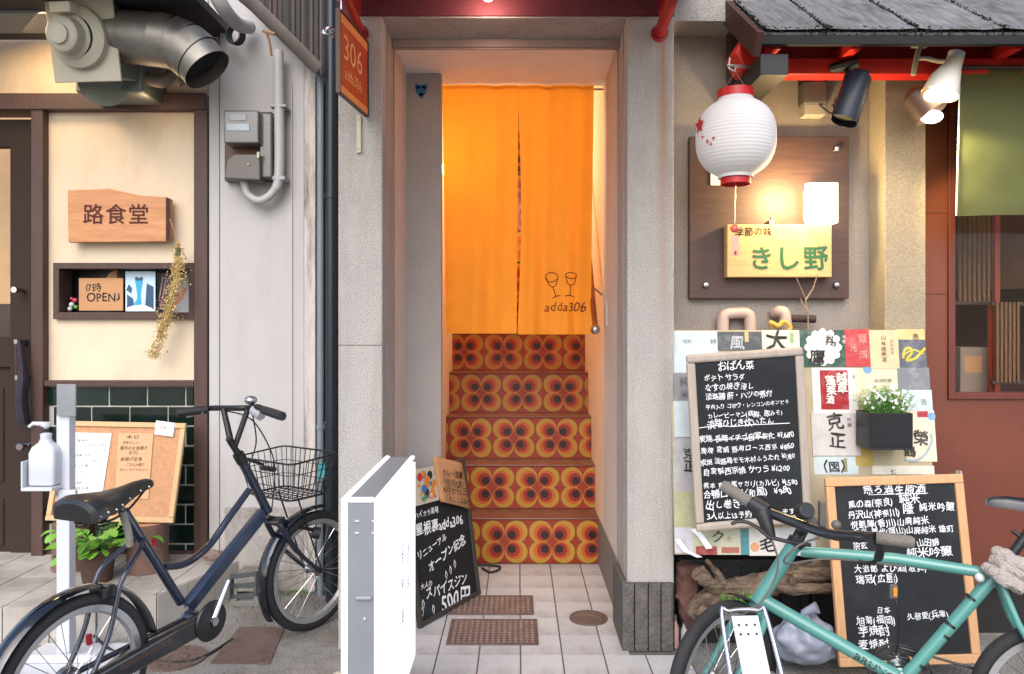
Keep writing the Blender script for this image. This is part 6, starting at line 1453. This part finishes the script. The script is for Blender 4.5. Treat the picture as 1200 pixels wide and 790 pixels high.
# --- turquoise city bicycle
u = Vector((-.94, .33, 0)).normalized(); BBt = Vector((1.176, 2.25, .30)); Rt = BBt - u * .42; Rt.z = 0; rt = .245
lean = R(7); nr = Vector((u.y, -u.x, 0)); wz = nr * math.sin(lean) + Vector((0, 0, math.cos(lean)))
Mt_ = frame(Rt, u, wz); T = lambda px, py, off=0: (lambda q: Mt_ @ Vector((q.x, off, q.y)))(hit(px, py, Mt_, off))
tb = thing('bicycle', Rt, 'turquoise city bicycle with brown lettering parked before the pine framed blackboard', 'bicycle', 'parked bicycles')
tside = Mt_.to_3x3() @ Vector((0, 1, 0))      # left side of the rider: towards the street
MRt = Mt_ @ Matrix.Translation((0, 0, rt)); wheel(tb, MRt, rt, .021, 'wheel', mat('alloy_rim', '#b5b5b8', .3, .7))
uft = Vector((-.80, -.60, 0)).normalized()
ft = W(846, 792, 2.33); ft.z = rt; MFt = frame(ft, uft, (0, 0, 1)); wheel(tb, MFt, rt, .021, 'wheel', mat('alloy_rim', '#b5b5b8', .3, .7))
BBp = T(1058, 797)
obj('top_tube', MB().tube([T(938, 646), T(1050, 655), T(1172, 674)], [.018, .018, .0165], 16), teal, tb)
dtb = obj('down_tube', MB().tube([T(892, 702), BBp], .0215, 18), teal, tb)
obj('head_tube', MB().tube([T(932, 636), T(929, 641), T(884, 711), T(881, 716)], [.026, .024, .024, .028], 18), teal, tb)
obj('headset', MB().tube([T(935, 632), T(931, 639)], .029, 18), blackm, tb); obj('headset', MB().tube([T(883, 712), T(879, 719)], .027, 18), blackm, tb)
sto = obj('seat_tube', MB().tube([BBp, T(1168, 672), T(1176, 662)], .0185, 16), teal, tb)
mb = MB()
for px, py in ((1140, 700), (1115, 731), (1108, 743), (1080, 778)):
    p = T(px, py); q = T(px - 2.2, py + 2.6); mb.tube([p, q], .0196, 16)
parts('band', mb, blackm, sto)
obj('bottom_bracket', MB().tube([BBp - tside * .035, BBp + tside * .035], .026, 16), teal, tb)
hR = MRt.translation
for s_ in (-1, 1):
    o_ = tside * (.055 * s_); obj('seat_stay', MB().tube([T(1170, 680) + o_ * .35, T(1188, 726) + o_ * .7, hR + o_], .0095, 10), teal, tb); obj('chain_stay', MB().tube([BBp + o_ * .5, hR + o_], .010, 10), teal, tb)
# lettering on the down tube
a, b = T(998, 759), T(1037, 783); dirn = (T(892, 702) - BBp).normalized(); MTt = frame(T(1000, 753) - tside * 0, -dirn, wz)
mb = MB(); dl0 = T(1001, 766); ang = -dirn
Mlt = frame(T(1000, 767.5), ang, wz)
write(mb, Mlt, 'BRUNO', 0, -.006, width=.13, size=.03, y0=0, fit=True, bold=.02)
cen = T(892, 702); ax = (BBp - cen).normalized()
for i, v in enumerate(mb.v):   # wrap the print on the tube
    p = Vector(v); t_ = (p - cen).dot(ax); foot = cen + ax * t_; upv = wz - ax * wz.dot(ax); upv.normalize(); h_ = (p - foot).dot(upv); h_ = max(-.019, min(.019, h_)); out_ = upv.cross(ax); 
    if out_.dot(tside) < 0: out_ = -out_
    q = h_ / .022; mb.v[i] = tuple(foot + upv * (.0221 * math.sin(q)) + out_ * (.0221 * math.cos(q)))
obj('frame_lettering', mb, mat('dark_brown_print', '#3a2a22', .5), dtb)
# fork
fy = MFt.to_3x3() @ Vector((0, 1, 0)); fx = MFt.to_3x3() @ Vector((1, 0, 0)); crt = T(881, 716)
mb = MB()
for s_ in (-1, 1):
    o_ = fy * (.052 * s_); mb.tube(bez([crt + fy * (.015 * s_), crt + o_ * .9 - Vector((0, 0, .02)), crt * .45 + ft * .55 + o_ , ft + o_ + fx * .02], 6), [.016] * 7 + [.014] * 6 + [.010] * 6, 12)
mb.tube([crt - fy * .05, crt + fy * .05], .018, 12); obj('fork', mb, teal, tb)
obj('front_mudguard', arc_band(MFt, rt + .02, 100, 190, .05), black, tb)
# handlebar
g0, g1 = W(846, 568, 2.36), W(1072, 636, 1.96)
c0_, c1_ = W(878, 588, 2.32), W(1027, 630, 2.0)
mid = [W(895, 598, 2.29), W(915, 606, 2.25), W(945, 617, 2.19), W(966, 624, 2.14), W(985, 628, 2.10), W(1010, 629, 2.05)]
obj('handlebar', MB().tube(bez([c0_] + mid + [c1_], 5), .0155, 14), mat('black_bar', '#202226', .3, coat=.3), tb)
gm = mat('worn_grip', '#6f6963', .8, var=.2, bump=.5, bscale=150)
obj('grip', MB().tube([g0, g0 * .9 + c0_ * .1, c0_], [.015, .0185, .0185], 16), gm, tb); obj('grip', MB().tube([c1_, c1_ * .1 + g1 * .9, g1], [.0165, .0165, .012], 16), gm, tb)
for s_, pts in ((0, (W(880, 590, 2.31), W(893, 604, 2.29), W(897, 622, 2.27), W(925, 634, 2.2), W(962, 638, 2.12))), ):
    obj('shifter', MB().tube([W(880, 589, 2.31), W(898, 601, 2.28)], [.024, .028], 16).tube([W(893, 600, 2.27), W(899, 616, 2.25), W(904, 630, 2.24)], [.026, .02, .014], 12), blackm, tb)
    obj('brake_lever', MB().tube(bez([W(905, 632, 2.23), W(893, 622, 2.25), W(878, 613, 2.27), W(866, 611, 2.28), W(857, 614, 2.28)], 5), [.008] * 6 + [.006] * 15, 8), blackm, tb)
    obj('brake_lever', MB().tube(bez([W(903, 630, 2.23), W(925, 635, 2.2), W(950, 639, 2.16)], 5), .006, 8), blackm, tb)
obj('stem', MB().tube([T(934, 633), T(941, 620), W(950, 612, 2.19)], [.021, .019, .02], 14), blackm, tb)
obj('speed_meter', MB().tube([W(938, 600, 2.2), W(946, 598, 2.16)], [.022, .024], 16), blackm, tb, .003)
parts('bar_bag_mount', MB().box(W(958, 622, 2.18), W(968, 588, 2.16)).ball(W(980, 615, 2.1), .014, 6), greyp, tb, .003)
obj('second_lever', MB().tube(bez([W(1027, 634, 2.0), W(1031, 642, 2.02), W(1029, 654, 2.05), W(1020, 660, 2.08), W(1006, 658, 2.1)], 5), [.012] * 11 + [.006] * 10, 8), blackm, tb)
mb = MB()
for pts in ([W(905, 634, 2.23), W(912, 660, 2.22), W(903, 690, 2.22), W(885, 712, 2.2), W(862, 722, 2.25), W(848, 718, 2.28)], [W(960, 630, 2.14), W(935, 640, 2.1), W(920, 660, 2.12), W(975, 655, 2.15), W(1060, 664, 2.1)], [W(868, 728, 2.2), W(866, 750, 2.18), W(850, 775, 2.18), W(838, 792, 2.2)]):
    mb.tube(bez(pts, 6), .0032, 6)
obj('cable', mb, greyp, tb)
# front carrier
MCx = frame(W(888, 800, 2.02), (1, .05, 0), Vector((-.02, .16, .22)))
mb = MB(); ww, hh = .066, .19
pts = [(-ww - .008, -.25), (-ww, hh - .03), (-ww + .025, hh), (ww - .025, hh), (ww, hh - .03), (ww + .012, -.25)]
fc = obj('front_carrier', MB().tube(bez([MCx @ Vector((a_, 0, b_)) for a_, b_ in pts], 5), .0065, 10), chrome, tb)
obj('carrier_plate', MB().box((-.038, -.003, -.25), (.04, .003, hh - .014), 0, MCx), whitep, fc, .002)
mb = MB(); [mb.disc((x, z), .004, MCx, 10, 0, -.0035) for x in (-.022, 0, .024) for z in (.15, .125) ]; parts('screw_hole', mb, blackm, fc)
# drivetrain on the far side
cs0 = BBp - tside * .05; Mcr = frame(cs0, u, wz) @ Matrix.Rotation(R(90), 4, 'X'); prof = []
mb = MB(); n = 44; vs = []
for k in range(2 * n):
    q = math.pi * k / n; r2 = .086 if k % 2 else .080; vs += [Mcr @ Vector((r2 * math.cos(q), r2 * math.sin(q), 0)), Mcr @ Vector((.066 * math.cos(q), .066 * math.sin(q), 0))]
mb.add(vs, [(2 * k, 2 * k + 1, (2 * k + 3) % (4 * n), (2 * k + 2) % (4 * n)) for k in range(2 * n)])
ck = obj('crank', MB().tube([cs0 - tside * .02, T(1050, 766, -.07)], [.014, .010], 10).lathe([(.0005, .004), (.05, .004), (.05, -.004), (.0005, -.004)], Mcr, 24), chrome, tb); cr2 = obj('chainring', mb, blackm, ck); so = cr2.modifiers.new('t', 'SOLIDIFY'); so.thickness = .003
obj('chain_guard_ring', MB().lathe([(.090, -.004), (.094, -.004), (.094, .010), (.088, .010)], Mcr, 44), mat('dark_chrome', '#55575c', .25, 1), ck)
obj('pedal', MB().box((-.045, -.05, -.010), (.045, .04, .010), 0, Matrix.Translation(T(1046, 768, -.10)) @ Mt_.to_3x3().to_4x4()), blackm, ck, .003)
parts('chain', MB().tube([cs0 + wz * .083, hR - tside * .05 + wz * .035], .004, 6).tube([cs0 - wz * .083, hR - tside * .05 - wz * .035], .004, 6), blackm, tb)
# seat
obj('seat_post', MB().tube([T(1172, 668), T(1214, 612)], .014, 12), blackm, tb)
Mst = Mt_.copy(); Mst.translation = T(1216, 583); saddle(tb, Mst, .27, .15, 'saddle', mat('black_saddle_skin', '#1b1d22', .3, coat=.3))
obj('seat_clamp', MB().tube([T(1170, 676), T(1177, 664)], .024, 14).tube([T(1186, 622), T(1200, 632)], .006, 8), blackm, tb)
obj('bell_knob', MB().ball(T(1148, 677, .02), .014, 8), whitep, tb)
obj('bottle_mount', MB().box(T(1047, 693, .03) - Vector((.012, .004, .022)), T(1047, 693, .03) + Vector((.012, .004, .022))), greyp, tb, .003)
obj('orange_reflector', MB().box(T(1048, 693, .03) - Vector((.006, .007, .014)), T(1048, 693, .03) + Vector((.006, -.0045, .014))), mat('orange_reflector', '#d88a2c', .3), tb)
obj('hanging_cord', MB().tube(bez([T(1046, 672, -.01), T(1050, 705, .02), T(1054, 735, 0), T(1050, 768, -.03)], 5), .003, 6), blackm, tb)
# rag on the seat cluster
t = thing('cleaning_rag', T(1180, 665), 'grey knitted rag tied round the seat post of the turquoise bicycle', 'rag')
mb = MB(); rg = mat('grey_knit', '#a39a94', .95, var=.15, scale=40, bump=1, bscale=120)
for k, pts in enumerate(([T(1160, 655, .03), T(1180, 662, .05), T(1205, 678, .05)], [T(1152, 664, .02), T(1172, 674, .05), T(1200, 690, .05)], [T(1164, 645, .02), T(1176, 652, .04), T(1190, 660, .05), T(1215, 668, .04)], [T(1170, 660, -.03), T(1190, 672, -.04), T(1210, 690, -.04)])):
    logtube(mb, pts, [.014, .026, .026, .02], n=12, seed=k * 7, amp=.35)
obj('cloth', mb, rg, t)

# ------------------------------------------------------------------ grit and wear
rr = random.Random(31); mb = MB()
for i in range(1500):
    if i < 900: x, y = rr.uniform(-1.5, -.76), 3.79 - abs(rr.gauss(0, .16))
    elif i < 1200: x, y = rr.uniform(-1.6, -.6), rr.uniform(2.6, 3.7)
    else: x, y = rr.uniform(.68, 1.8), rr.uniform(2.7, 3.15)
    s_ = rr.uniform(.002, .007) * (1.5 if rr.random() < .06 else 1); c = Vector((x, y, .001))
    p = [c + Vector((rr.uniform(-1, 1) * s_, rr.uniform(-1, 1) * s_, 0)) for _ in range(3)] + [c + Vector((0, 0, s_ * .8))]; mb.add(p, [(0, 1, 3), (1, 2, 3), (2, 0, 3)])
g_ = obj('grit', mb, mat('grit_stone', '#6e665c', .95, var=.4, scale=40)); g_['kind'] = 'stuff'
mb = MB()
for i in range(60):
    x, y = rr.uniform(-1.4, -.78), 3.79 - abs(rr.gauss(0, .02)); b = Vector((x, y, 0))
    for k in range(5):
        a = rr.uniform(0, 6.28); l_ = rr.uniform(.008, .03); s2 = Vector((-math.sin(a), math.cos(a), 0)) * .0025; mb.add([b - s2, b + s2, b + Vector((math.cos(a) * l_ * .6, math.sin(a) * l_ * .6, l_))], [(0, 1, 2)])
o = obj('weeds', mb, leafm); o['kind'] = 'stuff'
